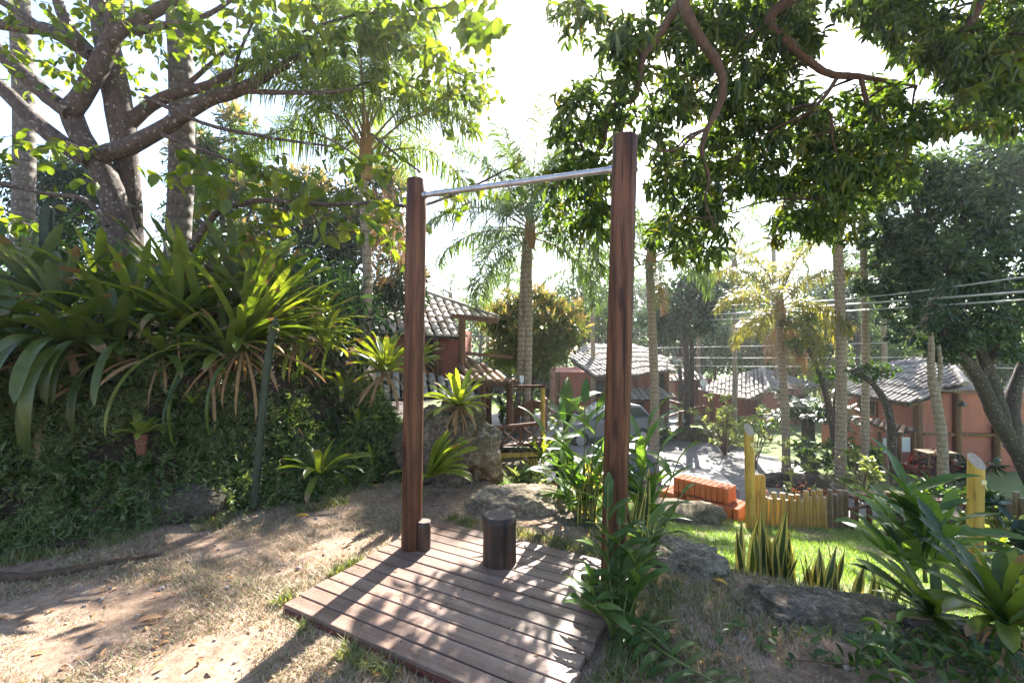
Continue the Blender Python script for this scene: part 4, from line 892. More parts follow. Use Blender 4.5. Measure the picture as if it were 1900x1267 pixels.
def surf(px, py, d0=2.5):
    d = d0
    while d < 12:
        p = at(px, py, d)
        if p[2] <= H(p[0], d)+.02: return p
        d += .03
    return at(px, py, 5)
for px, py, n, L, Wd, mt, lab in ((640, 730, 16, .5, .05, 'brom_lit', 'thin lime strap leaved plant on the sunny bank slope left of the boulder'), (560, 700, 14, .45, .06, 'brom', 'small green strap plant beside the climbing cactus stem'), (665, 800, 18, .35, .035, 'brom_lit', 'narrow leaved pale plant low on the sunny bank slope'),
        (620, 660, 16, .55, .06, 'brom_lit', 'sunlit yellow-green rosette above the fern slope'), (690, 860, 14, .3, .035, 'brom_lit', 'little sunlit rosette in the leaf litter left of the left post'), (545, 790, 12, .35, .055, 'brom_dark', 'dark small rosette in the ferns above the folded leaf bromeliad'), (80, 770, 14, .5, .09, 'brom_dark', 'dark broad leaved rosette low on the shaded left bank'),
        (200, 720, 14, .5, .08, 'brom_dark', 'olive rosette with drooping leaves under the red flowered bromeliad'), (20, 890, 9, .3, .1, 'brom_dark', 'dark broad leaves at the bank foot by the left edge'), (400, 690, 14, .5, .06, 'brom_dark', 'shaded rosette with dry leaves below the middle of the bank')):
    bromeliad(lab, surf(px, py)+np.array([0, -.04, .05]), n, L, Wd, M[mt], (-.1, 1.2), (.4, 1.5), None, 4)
def cactus(label, pl, d, wpx, grp=None):
    t = thing('cactus', label, 'cactus', at(*pl[0], d)); s = spline([at(x, y, d) for x, y in pl], 26); b = B(); r = wpx/2/FPX*d; n = 9; vs = []
    ang = np.arange(n)*2*math.pi/n; rr = np.where(np.arange(n) % 3 == 0, 1.0, .36)
    for i, q in enumerate(s):
        k = r*(1+.06*math.sin(i*1.9))*(1 if i < 22 else math.sqrt(max(.02, 1-((i-21)/4.6)**2))); w = np.stack([np.cos(ang+.3)*rr*k, np.sin(ang+.3)*rr*k, np.zeros(n)], 1); vs.append(q+w)
    b.add(np.concatenate(vs), [(i*n+j, i*n+(j+1) % n, (i+1)*n+(j+1) % n, (i+1)*n+j) for i in range(25) for j in range(n)], 0, True); b.addf(vs[-1], [list(range(n))]); b.build('stem', M['cactus'], t, og(t))
    b = B()
    for i, q in enumerate(s[:-2]):
        for j in (0, 3, 6):
            c = vs[i][j]; dirs = nrm(c-q)+rdir(5)*.7; leaves(b, NEEDLE, np.repeat(c[None], 5, 0), dirs, rdir(5), .02, .0028)
    b.build('spines', M['rope'], t, og(t)); return t
cactus('dark ribbed cactus column standing above the far left bromeliads', [(86, 470), (84, 420), (88, 382)], 4.7, 20)
cactus('shorter dark cactus column beside the far left cactus', [(98, 480), (100, 440), (101, 412)], 4.75, 12)
cactus('long flat three ribbed cactus stem climbing the bank from its foot', [(470, 942), (478, 850), (486, 760), (500, 640), (512, 590)], 4.1, 16)

# feathery groundcover over the bank face
g = B(); n = 1900; x = -5.2+4.7*rng.random(n); yf = np.interp(x, [-9, -6, -3.57, -2.4, -1.5, -.6], [1.2, 2.4, 3.5, 4.2, 4.8, 5.5]); y = yf+.05+(.8+1.1*ss(-3, -1.9, x))*rng.random(n)
keep = frac_noise(x, y, 1.4)+.5*rng.random(n) -.45*(frac_noise(x, y, 4.5) < -.12) > .14-.3*ss(-3.2, -3.8, x); x, y = x[keep], y[keep]; z = height(x, y)
for px_, py_, pz_ in zip(x, y, z):
    c = np.array([px_, py_-.03, pz_+.02]); sz = random.uniform(.18, .46)
    sp = 1 if random.random() < .22 else 2 if random.random() < .12 else 0
    for q in range(13 if sp == 0 else 6):
        d0 = nrm(np.array([rng.normal()*.8, -.75+rng.normal()*.5, .55+rng.normal()*.6])); l = sz*random.uniform(.6, 1.1); k = 20
        tt = rng.random(k)[:, None]; pos = c+d0*l*tt+np.array([0, 0, -.45])*l*tt**2
        if sp: leaves(g, OVAL if sp == 1 else LANCE, pos[:9], d0*.6+rdir(9)*.8, np.array([0, -.4, 1.])+rdir(9)*.6, .06*(.6+.8*rng.random(9)), .028, sp); continue
        leaves(g, NEEDLE, pos, d0*.8+rdir(k)*.8, rdir(k), .05*(.6+.8*rng.random(k)), .0068)
tag(g.build('fern_groundcover', [M['fern'], M['mid'], M['yellowgreen']]), 'feathery asparagus fern hanging over the shaded bank face', 'groundcover', kind='stuff')
# leafy low plants and litter on the bank right part
g = B(); n = 1500; x = -3.2+2.5*rng.random(n); y = np.interp(x, [-3.57, -2.4, -1.5, -.6], [3.5, 4.2, 4.8, 5.5])+.05+1.9*rng.random(n); keep = frac_noise(x, y, 2.6)+.5*rng.random(n) > .05
for a_, c_ in zip(x[keep], y[keep]): whorl(g, OVAL, (a_, c_, H(a_, c_)+.06+.1*random.random()), 6, .07, .38, 0, -.2)
tag(g.build('small_leaf_groundcover', M['mid']), 'low leafy groundcover on the sunny end of the bank', 'groundcover', kind='stuff')
g = B(); n = 5200; x = -5+8.2*rng.random(n); y = 1.3+4.2*rng.random(n); lx, ly = deck_local(x, y); keep = ((lx < -.05) | (lx > 1.75) | (ly < -.05) | (ly > 1.47)) & (frac_noise(x, y, 1.3)+.5*rng.random(n) > .12) & (height(x, y) > -.3); x, y = x[keep], y[keep]; k = len(x)
pos = np.stack([x, y, height(x, y)+.012], 1); ax = rdir(k)*np.array([1, 1, .25]); nm = np.array([0, 0, 1.])+rdir(k)*.3; l = .01+.045*rng.random(k)**2.5; leaves(g, OVAL, pos, ax, nm, l, l*.4)
n = 110; q = rng.random((n, 2)); a = R(-28.65); x, y = -1.31+q[:, 0]*1.62*math.cos(a)-q[:, 1]*1.36*math.sin(a), 2.603+q[:, 0]*1.62*math.sin(a)+q[:, 1]*1.36*math.cos(a); ax = rdir(n)*np.array([1, 1, .1]); l = .006+.022*rng.random(n)**3; leaves(g, OVAL, np.stack([x, y, np.full(n, .006)], 1), ax, np.array([0, 0, 1.])+rdir(n)*.2, l, l*.4)
tag(g.build('leaf_litter', M['dryleaf']), 'scattered brown leaf litter over the ground and bank', 'litter', kind='stuff')
g = B(); n = 1300; x = -4.5+7.5*rng.random(n); y = 1.2+3.2*rng.random(n); lx, ly = deck_local(x, y); keep = ((lx < -.05) | (lx > 1.75) | (ly < -.05) | (ly > 1.47)) & (np.abs(height(x, y)) < .12)
for a_, c_ in zip(x[keep], y[keep]):
    r_ = .004+.012*random.random()**3; tube(g, [(a_-r_, c_, H(a_, c_)), (a_-r_*.5, c_, H(a_, c_)+r_*.3), (a_+r_*.6, c_+r_*.3, H(a_, c_)+r_*.3), (a_+r_, c_+r_*.4, H(a_, c_))], [r_*.4, r_*.9, r_*.8, r_*.3], 6, 0, True, .2)
tag(g.build('gravel_bits', M['pebble']), 'small pebbles and grit scattered over the bare ground', 'gravel', kind='stuff')
def fallen(label, px, py, L, mat, az, tilt=.1):
    d = 1.54*FPX/(py-CY); p = at(px, py, d); p[2] = H(p[0], p[1])+.022; b = B(); leaves(b, OVAL, p[None], np.array([[math.cos(az), math.sin(az), tilt]]), np.array([[.1, -.1, 1.]]), L, L*.42); tag(b.build('fallen_leaf', M[mat], origin=p), label, 'leaf')
fallen('yellow fallen leaf on the shady ground left of the left post', 548, 962, .11, 'yellowleaf', .4); fallen('pale beige fallen leaf lying on the sunny ground at lower left', 252, 1160, .12, 'dryleaf', .5); fallen('small tan fallen leaf on the ground near the deck left corner', 640, 1012, .09, 'dryleaf', 1.2)
fallen('yellow fallen leaf beside the pale topped flat rock', 1350, 1090, .1, 'yellowleaf', 2.2); fallen('brown curled leaf on the grass below the mossy slab', 1245, 1185, .07, 'dryleaf', 1.0); fallen('bright yellow fallen leaf on the litter left of the boulder', 690, 905, .08, 'yellowleaf', .2)
b = B(); q = [at(-30, 1076, 2.95), at(60, 1070, 2.95), at(150, 1058, 3.05), at(215, 1048, 3.15), at(300, 1038, 3.25)]
for c in q: c[2] = H(c[0], c[1])+.02
tube(b, spline(q, 18), np.linspace(.035, .012, 18), 8, 0, True, .15); tag(b.build('fallen_branch', M['bark_brown']), 'brown root-like branch lying on the ground at left below the bank', 'branch')
b = B(); p = at(126, 1000, 3.42); box(b, (p[0], p[1], H(p[0], p[1])+.03), .34, .09, .025, rotz(.1), bev=.006); tag(b.build('grey_board', M['stump']), 'short grey board lying at the shaded foot of the bank', 'board')

# ------------------------------------------------------------------ ginger, snake plants, vine
def ginger(label, base, canes, L=.46, Wd=.07, mat='ginger', grp='ginger plants round the right post'):
    t = thing('ginger_plant', label, 'plant', base, grp); lf = B()
    for pts, n in canes:
        s = spline(pts, 18); b = B(); tube(b, s, np.linspace(.009, .004, 18), 7); b.build('cane', M['cane'], t, og(t))
        T = nrm(np.gradient(s, axis=0))
        for k in range(n):
            f = .22+.76*k/max(1, n-1); i = min(17, int(f*17)); tn = T[i]; h = math.atan2(tn[1], tn[0]) if abs(tn[2]) < .9 else random.random()*6.28
            pa = random.uniform(-.35, .35)+(0 if k % 2 else math.pi)+(.4 if n > 10 else h+1.57)
            el = math.asin(max(-1, min(1, tn[2])))*.55+random.uniform(-.15, .3)
            l = L*(.75+.35*math.sin(math.pi*f))*random.uniform(.8, 1.15)
            if f > .93: el, pa = math.asin(max(-.9, min(.9, tn[2]))), math.atan2(tn[1], tn[0])
            strap(lf, s[i], pa, el, l, Wd*random.uniform(.8, 1.15), random.uniform(.5, 1.2), 8, .14, prof_lance, twist=random.uniform(-.6, .6), azb=random.uniform(-.2, .2), wav=.18)
    lf.build('leaves', M[mat], t, og(t)); return t
def cane(px0, py0, d0, px1, py1, d1, bow=.05):
    p, q = at(px0, py0, d0), at(px1, py1, d1); m = (p+q)/2+np.array([random.uniform(-bow, bow), 0, .05]); return [p, p*.6+m*.4+np.array([0, 0, .04]), m, q]
ginger('tall green ginger clump with many canes left of the right post', at(1085, 985, 3.95), [(cane(1075, 985, 3.95, 1085, 728, 4.0), 12), (cane(1085, 988, 3.9, 1110, 745, 3.8), 11), (cane(1065, 985, 4.0, 1010, 800, 4.1), 9), (cane(1095, 985, 4.0, 1125, 830, 3.7), 9), (cane(1070, 980, 4.1, 1045, 770, 4.2), 10), (cane(1100, 990, 3.9, 1060, 850, 3.8), 8)])
ginger('ginger clump growing against the foot of the right post over the deck edge', at(1150, 1190, 2.42), [(cane(1140, 1190, 2.42, 1128, 900, 2.5), 17), (cane(1150, 1185, 2.45, 1150, 960, 2.5), 13), (cane(1145, 1195, 2.4, 1095, 1060, 2.35), 8), (cane(1150, 1190, 2.42, 1215, 960, 2.6), 12), (cane(1140, 1195, 2.38, 1080, 1110, 2.2), 7), (cane(1160, 1190, 2.45, 1180, 1040, 2.45), 9)], .22, .052)
ginger('ginger cane bending down to the lower edge beside the deck corner', at(1160, 1185, 2.4), [([at(1160, 1185, 2.4), at(1200, 1190, 2.3), at(1250, 1222, 2.15), at(1320, 1262, 2.0), at(1370, 1290, 1.9)], 14), ([at(1165, 1185, 2.4), at(1190, 1165, 2.35), at(1225, 1190, 2.25)], 6)], .19, .042)
ginger('thin ginger canes leaning right between the right post and the flat rock', at(1175, 1070, 2.95), [(cane(1170, 1090, 2.9, 1275, 905, 3.2), 12), (cane(1172, 1080, 2.95, 1240, 960, 3.1), 9)], .24, .05)
ginger('ginger canes rising behind the right post with long leaves to the right', at(1195, 990, 3.9), [(cane(1190, 1000, 3.9, 1205, 770, 3.9), 9), (cane(1200, 1000, 3.95, 1225, 830, 3.9), 8), (cane(1205, 1000, 3.9, 1260, 850, 3.8), 6), (cane(1180, 990, 3.9, 1185, 800, 4.0), 8)], .5, .08)
ginger('large leaved ginger clump before the pale topped post at right', at(1700, 1080, 3.1), [(cane(1720, 1080, 3.1, 1675, 880, 3.2), 8), (cane(1700, 1085, 3.15, 1640, 950, 3.2), 9), (cane(1715, 1080, 3.1, 1690, 930, 3.1), 8), (cane(1790, 1075, 2.9, 1740, 960, 2.9), 8), (cane(1700, 1090, 3.1, 1625, 1000, 3.1), 8), (cane(1730, 1080, 3.1, 1755, 960, 3.2), 7)], .46, .088)
def snake(label, px, py, d, n, hpx, spread, wd=.045):
    c = at(px, py-hpx, d); h = c[2]; c[2] = H(c[0], d)-.02; h = (h-c[2])*.98; t = thing('snake_plant', label, 'plant', c, 'snake plants along the lawn edge'); b = B()
    for k in range(n):
        q = c+np.array([random.uniform(-1, 1)*spread, random.uniform(-.08, .12), 0]); strap(b, q, random.uniform(0, 6.28), random.uniform(1.25, 1.52), h*random.uniform(.7, 1.18), wd*random.uniform(.8, 1.2), random.uniform(-.1, .25), 12, .16, prof_sword, 0, 1, twist=random.uniform(-1.2, 1.2), wav=.3, mw=.25)
    b.build('leaf_blades', [M['snake'], M['snake_edge']], t, og(t))
snake('tall yellow edged snake plant rising behind the mossy slab rock', 1412, 1095, 3.35, 16, 150, .15, .062)
snake('yellow edged snake plant cluster right of the tallest one', 1470, 1095, 3.3, 9, 85, .08, .055)
snake('short yellow edged snake plants behind the middle of the mossy slab', 1545, 1120, 3.1, 12, 108, .12, .062)
snake('small snake plant at the right end of the mossy slab', 1645, 1150, 2.95, 6, 100, .06, .055)
snake('snake plants standing just right behind the right post', 1190, 1010, 3.7, 10, 135, .1, .06)
snake('yellowish snake plants among the ginger canes left of the right post', 1100, 995, 3.9, 13, 135, .15, .055)
vt = thing('creeping_vine', 'thin pinkish vine with small round leaves trailing along the lower right edge', 'vine', at(1500, 1232, 2.2)); b = B()
q = [at(1340, 1190, 2.35), at(1400, 1205, 2.32), at(1460, 1222, 2.2), at(1600, 1232, 2.1), at(1750, 1240, 2.05), at(1920, 1262, 2.0)]; s = spline(q, 30); tube(b, s, .0045, 6); b.build('stem', M['twig'], vt, og(vt))
b = B()
for k in range(30):
    c = s[rng.integers(0, 30)]+rdir(1)[0]*.05; whorl(b, OVAL, c+np.array([0, 0, .03]), 3, .055, .6, 0, -.4)
b.build('leaves', M['mid'], vt, og(vt))
g = B()
for k in range(50):
    px, py = random.uniform(1600, 1900), random.uniform(1170, 1265); d = random.uniform(1.9, 2.3); p = at(px, py, d); p[2] = max(p[2], H(p[0], p[1])+.03); whorl(g, LANCE if k % 2 else OVAL, p, 5, .075, .35, 0, -.1)
tag(g.build('low_undergrowth', M['mid']), 'dark low leafy undergrowth at the lower right corner', 'undergrowth', kind='stuff')

# ------------------------------------------------------------------ big spreading tree and palm trunks at upper left
T1 = at(232, 480, 5.6); zb = H(T1[0], 5.6)
bt = thing('broadleaf_tree', 'large grey-barked spreading tree with many low branches and big oval leaves at upper left', 'tree', (T1[0], 5.6, zb))
b = B(); py0 = CY+(EYE-zb+.1)*FPX/5.6
pxlimb(b, [(240, py0, 60), (230, 470, 50), (213, 380, 44), (192, 320, 41), (172, 290, 40), (150, 255, 36), (130, 205, 35)], 5.6, 26, 14)
pxlimb(b, [(247, py0, 46, 5.85), (245, 440, 36, 5.85), (238, 330, 38, 5.85), (224, 220, 44, 5.85), (208, 130, 42, 5.9), (192, 40, 38, 5.95), (188, -60, 34, 6)], 5.85, 26, 14)
pxlimb(b, [(130, 210, 36), (160, 165, 32), (190, 110, 32), (208, 60, 30), (216, 0, 26), (220, -70, 22)], 5.55, 18, 12)
pxlimb(b, [(205, 75, 24), (240, 48, 22), (300, 15, 20), (360, -25, 16)], 5.5, 14, 10)
pxlimb(b, [(132, 212, 30), (90, 180, 28), (40, 135, 27), (-20, 80, 26)], 5.5, 14, 10)
pxlimb(b, [(170, 300, 34), (120, 270, 30), (60, 220, 27), (20, 180, 25), (-30, 135, 24)], 5.5, 16, 10)
pxlimb(b, [(172, 292, 30, 5.6), (200, 285, 32, 5.5), (240, 272, 30), (300, 240, 27), (360, 200, 26), (395, 182, 25), (430, 172, 23), (470, 155, 20), (530, 120, 14), (575, 85, 9), (590, 58, 6)], 5.4, 26, 10)
pxlimb(b, [(395, 182, 14), (440, 170, 11), (520, 172, 9), (600, 172, 7), (660, 165, 4)], 5.4, 14, 8)
pxlimb(b, [(222, 240, 24, 5.85), (250, 222, 24, 5.88), (275, 198, 22, 5.9), (330, 172, 20, 5.9), (390, 160, 18, 5.8), (430, 135, 15, 5.8), (480, 115, 11, 5.7), (560, 85, 7, 5.6)], 5.9, 18, 10)
pxlimb(b, [(172, 105, 26), (140, 85, 24), (90, 55, 22), (40, 52, 20), (-20, 42, 18)], 5.6, 14, 10)
pxlimb(b, [(165, 95, 22), (130, 55, 20), (110, 10, 18), (95, -40, 16)], 5.8, 12, 9)
pxlimb(b, [(150, 85, 18), (90, 60, 16), (30, 20, 13), (-20, -10, 12)], 5.3, 12, 9)
pxlimb(b, [(250, 60, 14), (320, 45, 12), (380, 30, 9), (430, 0, 7), (470, -30, 5)], 5.2, 14, 8)
pxlimb(b, [(430, 172, 9), (440, 110, 6), (470, 40, 4), (480, 0, 3)], 5.3, 10, 7)
pxlimb(b, [(340, 165, 10, 5.9), (390, 120, 8, 5.9), (430, 85, 6, 5.9)], 5.9, 10, 7)
# long low brown branches with the biggest leaves
pxlimb(b, [(340, 480, 14, 4.9), (385, 415, 13, 4.9), (420, 385, 11, 4.8), (500, 372, 9, 4.7), (600, 380, 8, 4.6), (700, 376, 7, 4.5), (770, 384, 6, 4.4), (830, 366, 5, 4.3), (890, 340, 4, 4.2), (945, 312, 3.5, 4.2), (975, 295, 2.5, 4.2)], 4.8, 30, 8)
pxlimb(b, [(270, 180, 8), (380, 230, 7), (470, 250, 6), (540, 262, 5), (640, 275, 4)], 5.0, 14, 7)
pxlimb(b, [(300, 250, 7), (430, 300, 6), (530, 350, 5), (600, 420, 4)], 4.9, 14, 7)
pxlimb(b, [(0, 340, 8), (90, 360, 8), (160, 372, 9), (200, 420, 9)], 5.0, 12, 7)
pxlimb(b, [(560, 60, 5), (650, 30, 5), (760, 20, 4), (860, 10, 3)], 5.2, 12, 6)
pxlimb(b, [(590, 60, 6), (690, 80, 5), (790, 110, 4), (880, 150, 3)], 6.0, 12, 6)
pxlimb(b, [(640, 165, 4), (720, 150, 4), (820, 180, 3), (890, 190, 2)], 6.4, 12, 6)
pxlimb(b, [(690, 250, 6, 6), (740, 290, 5, 5.6), (780, 320, 4, 5.4)], 5.6, 10, 6)
b.build('trunk', M['bark'], bt, og(bt))
b = B(); tw = B()
for ex, ey, rx_, ry_, d, n, L in ((470, 40, 170, 60, 5.0, 60, .14), (640, 50, 120, 60, 5.4, 60, .15), (770, 55, 110, 65, 5.3, 70, .16), (875, 25, 50, 55, 4.6, 26, .17), (770, 140, 90, 60, 6.0, 60, .13), (855, 170, 70, 55, 6.3, 70, .11),
        (880, 130, 40, 50, 6.3, 20, .11), (840, 215, 50, 40, 6.2, 24, .11), (330, 50, 110, 60, 5.6, 60, .12), (90, 60, 130, 70, 5.6, 60, .11), (70, 140, 90, 60, 5.4, 28, .11), (40, 260, 50, 50, 5.2, 14, .12), (250, 130, 60, 60, 6.0, 24, .1), (390, 120, 90, 60, 5.9, 36, .1),
        (370, 330, 90, 50, 4.9, 22, .16), (480, 350, 110, 60, 4.8, 30, .18), (600, 370, 90, 70, 4.6, 26, .16), (700, 340, 70, 60, 4.8, 24, .14), (740, 420, 60, 70, 4.6, 16, .13), (565, 300, 110, 50, 5.0, 14, .12), (930, 335, 75, 40, 4.2, 11, .13), (860, 375, 50, 30, 4.3, 5, .14),
        (120, 290, 70, 60, 5.0, 10, .13), (60, 390, 70, 40, 4.9, 10, .14), (470, 440, 90, 40, 4.9, 10, .15), (200, 15, 70, 40, 5.8, 30, .11), (540, 15, 90, 40, 5.6, 40, .13)):
    for k in range(max(2, int(n*2.6/3.5))):
        a, q = random.random()*6.283, random.random()**.5; c = at(ex+rx_*q*math.cos(a), ey+ry_*q*math.sin(a), d*random.uniform(.9, 1.15)); m = random.randint(2, 5)
        dr = rdir(1)[0]*np.array([1, 1, .4]); e = c-nrm(dr)*L*1.5+np.array([0, 0, .1*L]); tube(tw, [e, (e+c)/2+rdir(1)[0]*.01, c], [.005, .004, .002], 5)
        pos = c-nrm(dr)*np.linspace(0, 1.3*L, m)[:, None]; leaves(b, OVAL, pos, nrm(dr)*.5+rdir(m)*.7+np.array([0, 0, -.5]), np.array([0, 0, 1.])+rdir(m)*.9, L*1.1*(.7+.5*rng.random(m)), L*.64*(.7+.5*rng.random(m)))
b.build('crown', M['oval'], bt, og(bt)); tw.build('twigs', M['twig'], bt, og(bt))

def palm(name, label, base_px, top_px, d, wpx, nf, L, el, droop, nl, ll, mat='palm', bark='palm_bark', hang=.9, pet=.0, deadn=0, dead='husk', lw=.028, trunk2=None, grp='palm trees', fr=(0, 6.283), zbase=None, flare=1.35, plum=.5, start=.22):
    tp = at(*top_px, d); bp = at(*base_px, d); zb = H(bp[0], d)-.1 if zbase is None else zbase; r = wpx/2/FPX*d
    t = thing(name, label, 'palm tree', (bp[0], d, zb), grp); b = B(); m = 30; s = np.linspace(0, 1, m)[:, None]
    P = np.array([bp[0], d, zb])*(1-s)+tp*s; P[:, 0] += .08*np.sin(s[:, 0]*4)*wpx/20; rr = r*(1+(flare-1)*np.exp(-s[:, 0]*14))*(1-.12*s[:, 0])*(1+.025*(np.arange(m) % 2))
    tube(b, P, rr, 14, 0, True, .02); tr = b.build('trunk', M[bark], t, og(t))
    if trunk2 is not None:
        b = B(); P2 = P+np.array([trunk2, .12, 0])*(1-.6*s**3); tube(b, P2, rr*.72, 12, 0, True, .02); b.build('trunk', M[bark], t, og(t))
    b = B(); tube(b, [tp-np.array([0, 0, .25]), tp, tp+np.array([0, 0, .35]), tp+np.array([0, 0, .8])], [r*1.05, r*1.35, r*1.1, r*.4], 10, 0, True, .2); b.build('crownshaft', M['husk'], t, og(t))
    b = B()
    for k in range(nf):
        f = k/max(1, nf-1); az = fr[0]+(k*2.39996 % 6.283)*(fr[1]-fr[0])/6.283+random.uniform(-.2, .2); e = el[1]+(el[0]-el[1])*f+random.uniform(-.12, .12)
        frond(b, tp+np.array([0, 0, .45*(1-f)]), az, e, L*random.uniform(.85, 1.1), (droop[0]+(droop[1]-droop[0])*f)*random.uniform(.9, 1.15), nl, ll, lw, 0, 1, hang, r*.16+.008, start, random.uniform(1.3, 1.9), plum)
    b.build('crown', [M[mat], M['petiole']], t, og(t))
    if deadn:
        b = B()
        for k in range(deadn): frond(b, tp-np.array([0, 0, .05]), random.random()*6.283, -.7, L*random.uniform(.55, .8), .85, int(nl*.6), ll*.8, lw*.7, 0, 0, 1.2, .014, .2, .6)
        b.build('dead_fronds', M[dead], t, og(t))
    return t
# bare grey trunks whose crowns are above the picture
palm('palm_tree', 'straight grey spotted palm trunk beside the big spreading tree, its crown above the photo', (312, 560), (322, -330), 6.6, 42, 14, 2.6, (-.2, 1.2), (1.2, 1.8), 60, .5, bark='palm_bark_dark', flare=1.1, grp='tall palms at upper left')
palm('palm_tree', 'bare grey palm trunk against the blue sky at the far left edge', (30, 520), (33, -260), 8.0, 33, 14, 2.6, (-.2, 1.2), (1.2, 1.8), 60, .5, bark='palm_bark_dark', flare=1.1, grp='tall palms at upper left')
palm('palm_tree', 'slender young palm with arching feathery fronds between the big tree and the left post', (668, 600), (679, 305), 7.0, 19, 18, 2.35, (.6, 1.45), (1.5, 1.9), 120, .62, mat='palm_bright', bark='palm_bark', hang=1.15, deadn=2, lw=.02, flare=1.1, plum=.7, start=.3)
palm('palm_tree', 'double trunked ringed palm with drooping plume fronds seen between the two posts', (966, 850), (984, 442), 11.2, 16, 23, 2.75, (-.3, 1.42), (.65, 1.7), 100, .74, trunk2=-.2, hang=1.05, lw=.029, deadn=0)
palm('palm_tree', 'slim mottled palm just right of the right post with a hanging dead flower sheath', (1212, 860), (1208, 490), 13.5, 17, 16, 2.3, (-.2, 1.35), (1.0, 1.8), 80, .55, hang=1.0, deadn=2)
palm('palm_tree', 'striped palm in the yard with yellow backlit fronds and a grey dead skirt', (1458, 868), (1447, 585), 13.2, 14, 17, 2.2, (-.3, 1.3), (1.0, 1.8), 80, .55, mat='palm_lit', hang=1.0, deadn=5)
for k, (bx, tx, ty, d, w, nf, L, lab) in enumerate(((1558, 1553, 330, 12.0, 18, 14, 2.2, 'tall straight pale palm trunk rising beside the utility pole'), (1602, 1604, 420, 13.5, 13, 13, 2.1, 'slim brown palm trunk just before the left side of the right house'),
        (1362, 1362, 500, 21.0, 9, 15, 2.9, 'bushy headed palm behind the silvery hip roof'), (1560, 1552, 385, 22.0, 9, 15, 3.2, 'tall feathery palm far behind the striped yard palm'), (1295, 1296, 470, 30., 7, 14, 3.2, 'feather palm seen in the sky gap under the mango branches'),
        (905, 903, 548, 30., 7, 14, 3.0, 'distant palm head above the rounded flowering mango'), (945, 943, 522, 34., 6, 13, 2.6, 'highest distant palm between the posts left of the double palm'), (836, 836, 552, 34., 6, 12, 2.2, 'small distant palm just above the left house roof'),
        (1100, 1098, 505, 20., 9, 14, 2.6, 'palm with drooping crown behind the left side of the right post'), (1640, 1640, 520, 20., 9, 13, 2.6, 'palm behind the tall pale trunk and the dark tree'), (1440, 1436, 455, 26., 8, 14, 3.2, 'feathery palm between the mango foliage and the striped palm'))):
    palm('palm_tree', lab, (bx, 800), (tx, ty), d, w, nf, L, (-.35, 1.35), (.9, 1.8), 46 if d > 15 else 70, .6, hang=1.0, lw=.04 if d > 15 else .03, grp='palms beyond the yard' if d > 15 else 'palm trees')

# ------------------------------------------------------------------ mango boughs overhead, rooted right of the picture
mx, my = 9.6, 5.2; mg = thing('mango_tree', 'huge mango tree whose twisting boughs and dark drooping leaves overhang the upper right', 'tree', (mx, my, H(mx, my)))
b = B(); tube(b, spline([(mx, my, H(mx, my)-.2), (mx-.1, my, 1.5), (mx-.3, my+.1, 4.0), (mx-1.2, my+.4, 6.4), (6.5, 6.4, 7.6), (4.2, 7.1, 7.9)], 20), np.linspace(.36, .2, 20), 14, 0, True, .06)
_pl = pxlimb
def pxlimb(b, pl, *a): return _pl(b, [(q[0], q[1], q[2]*.74, *q[3:]) for q in pl], *a)
lim = []
lim.append(pxlimb(b, [(1420, -180, 44, 6.1), (1320, -80, 34, 6.0), (1270, -10, 28), (1282, 40, 25), (1305, 80, 23), (1332, 120, 22), (1342, 165, 20), (1330, 205, 17), (1312, 240, 14), (1302, 285, 10), (1316, 330, 7), (1308, 370, 5), (1325, 420, 4)], 5.9, 40, 10, 0, .12))
lim.append(pxlimb(b, [(1330, -70, 30, 6.2), (1260, 10, 22), (1225, 65, 19), (1196, 100, 19), (1186, 140, 17), (1178, 180, 17), (1150, 192, 17), (1130, 205, 16), (1124, 240, 13), (1116, 275, 9), (1075, 300, 6)], 6.1, 36, 10, 0, .12))
lim.append(pxlimb(b, [(1316, 235, 9), (1285, 255, 8), (1262, 275, 7), (1225, 280, 5), (1180, 260, 4)], 5.9, 16, 8, 0, .1))
lim.append(pxlimb(b, [(1690, -160, 30, 6.5), (1560, -60, 28, 6.4), (1430, 30, 26), (1470, 85, 22), (1515, 125, 18), (1550, 140, 17), (1590, 142, 15), (1640, 150, 9), (1700, 160, 6)], 6.3, 34, 10, 0, .12))
lim.append(pxlimb(b, [(1598, 146, 12), (1612, 200, 10), (1640, 255, 8), (1660, 300, 5), (1690, 320, 3)], 6.3, 18, 8, 0, .1))
lim.append(pxlimb(b, [(1555, 142, 11), (1530, 180, 10), (1508, 205, 9), (1540, 210, 7), (1545, 260, 6), (1565, 330, 5), (1545, 370, 4)], 6.3, 22, 8, 0, .1))
lim.append(pxlimb(b, [(1900, -120, 30, 6.0), (1830, -20, 26, 6.0), (1790, 60, 20, 6.0), (1720, 110, 10, 6.0), (1690, 130, 6, 6.0)], 6.0, 20, 9, 0, .1))
lim.append(pxlimb(b, [(1960, 60, 20, 6.0), (1880, 110, 16, 6.0), (1800, 180, 10, 6.0), (1740, 210, 5, 6.0)], 6.0, 18, 9, 0, .1))
pxlimb = _pl; LP = np.concatenate(lim)
b2 = B(); wb = B()
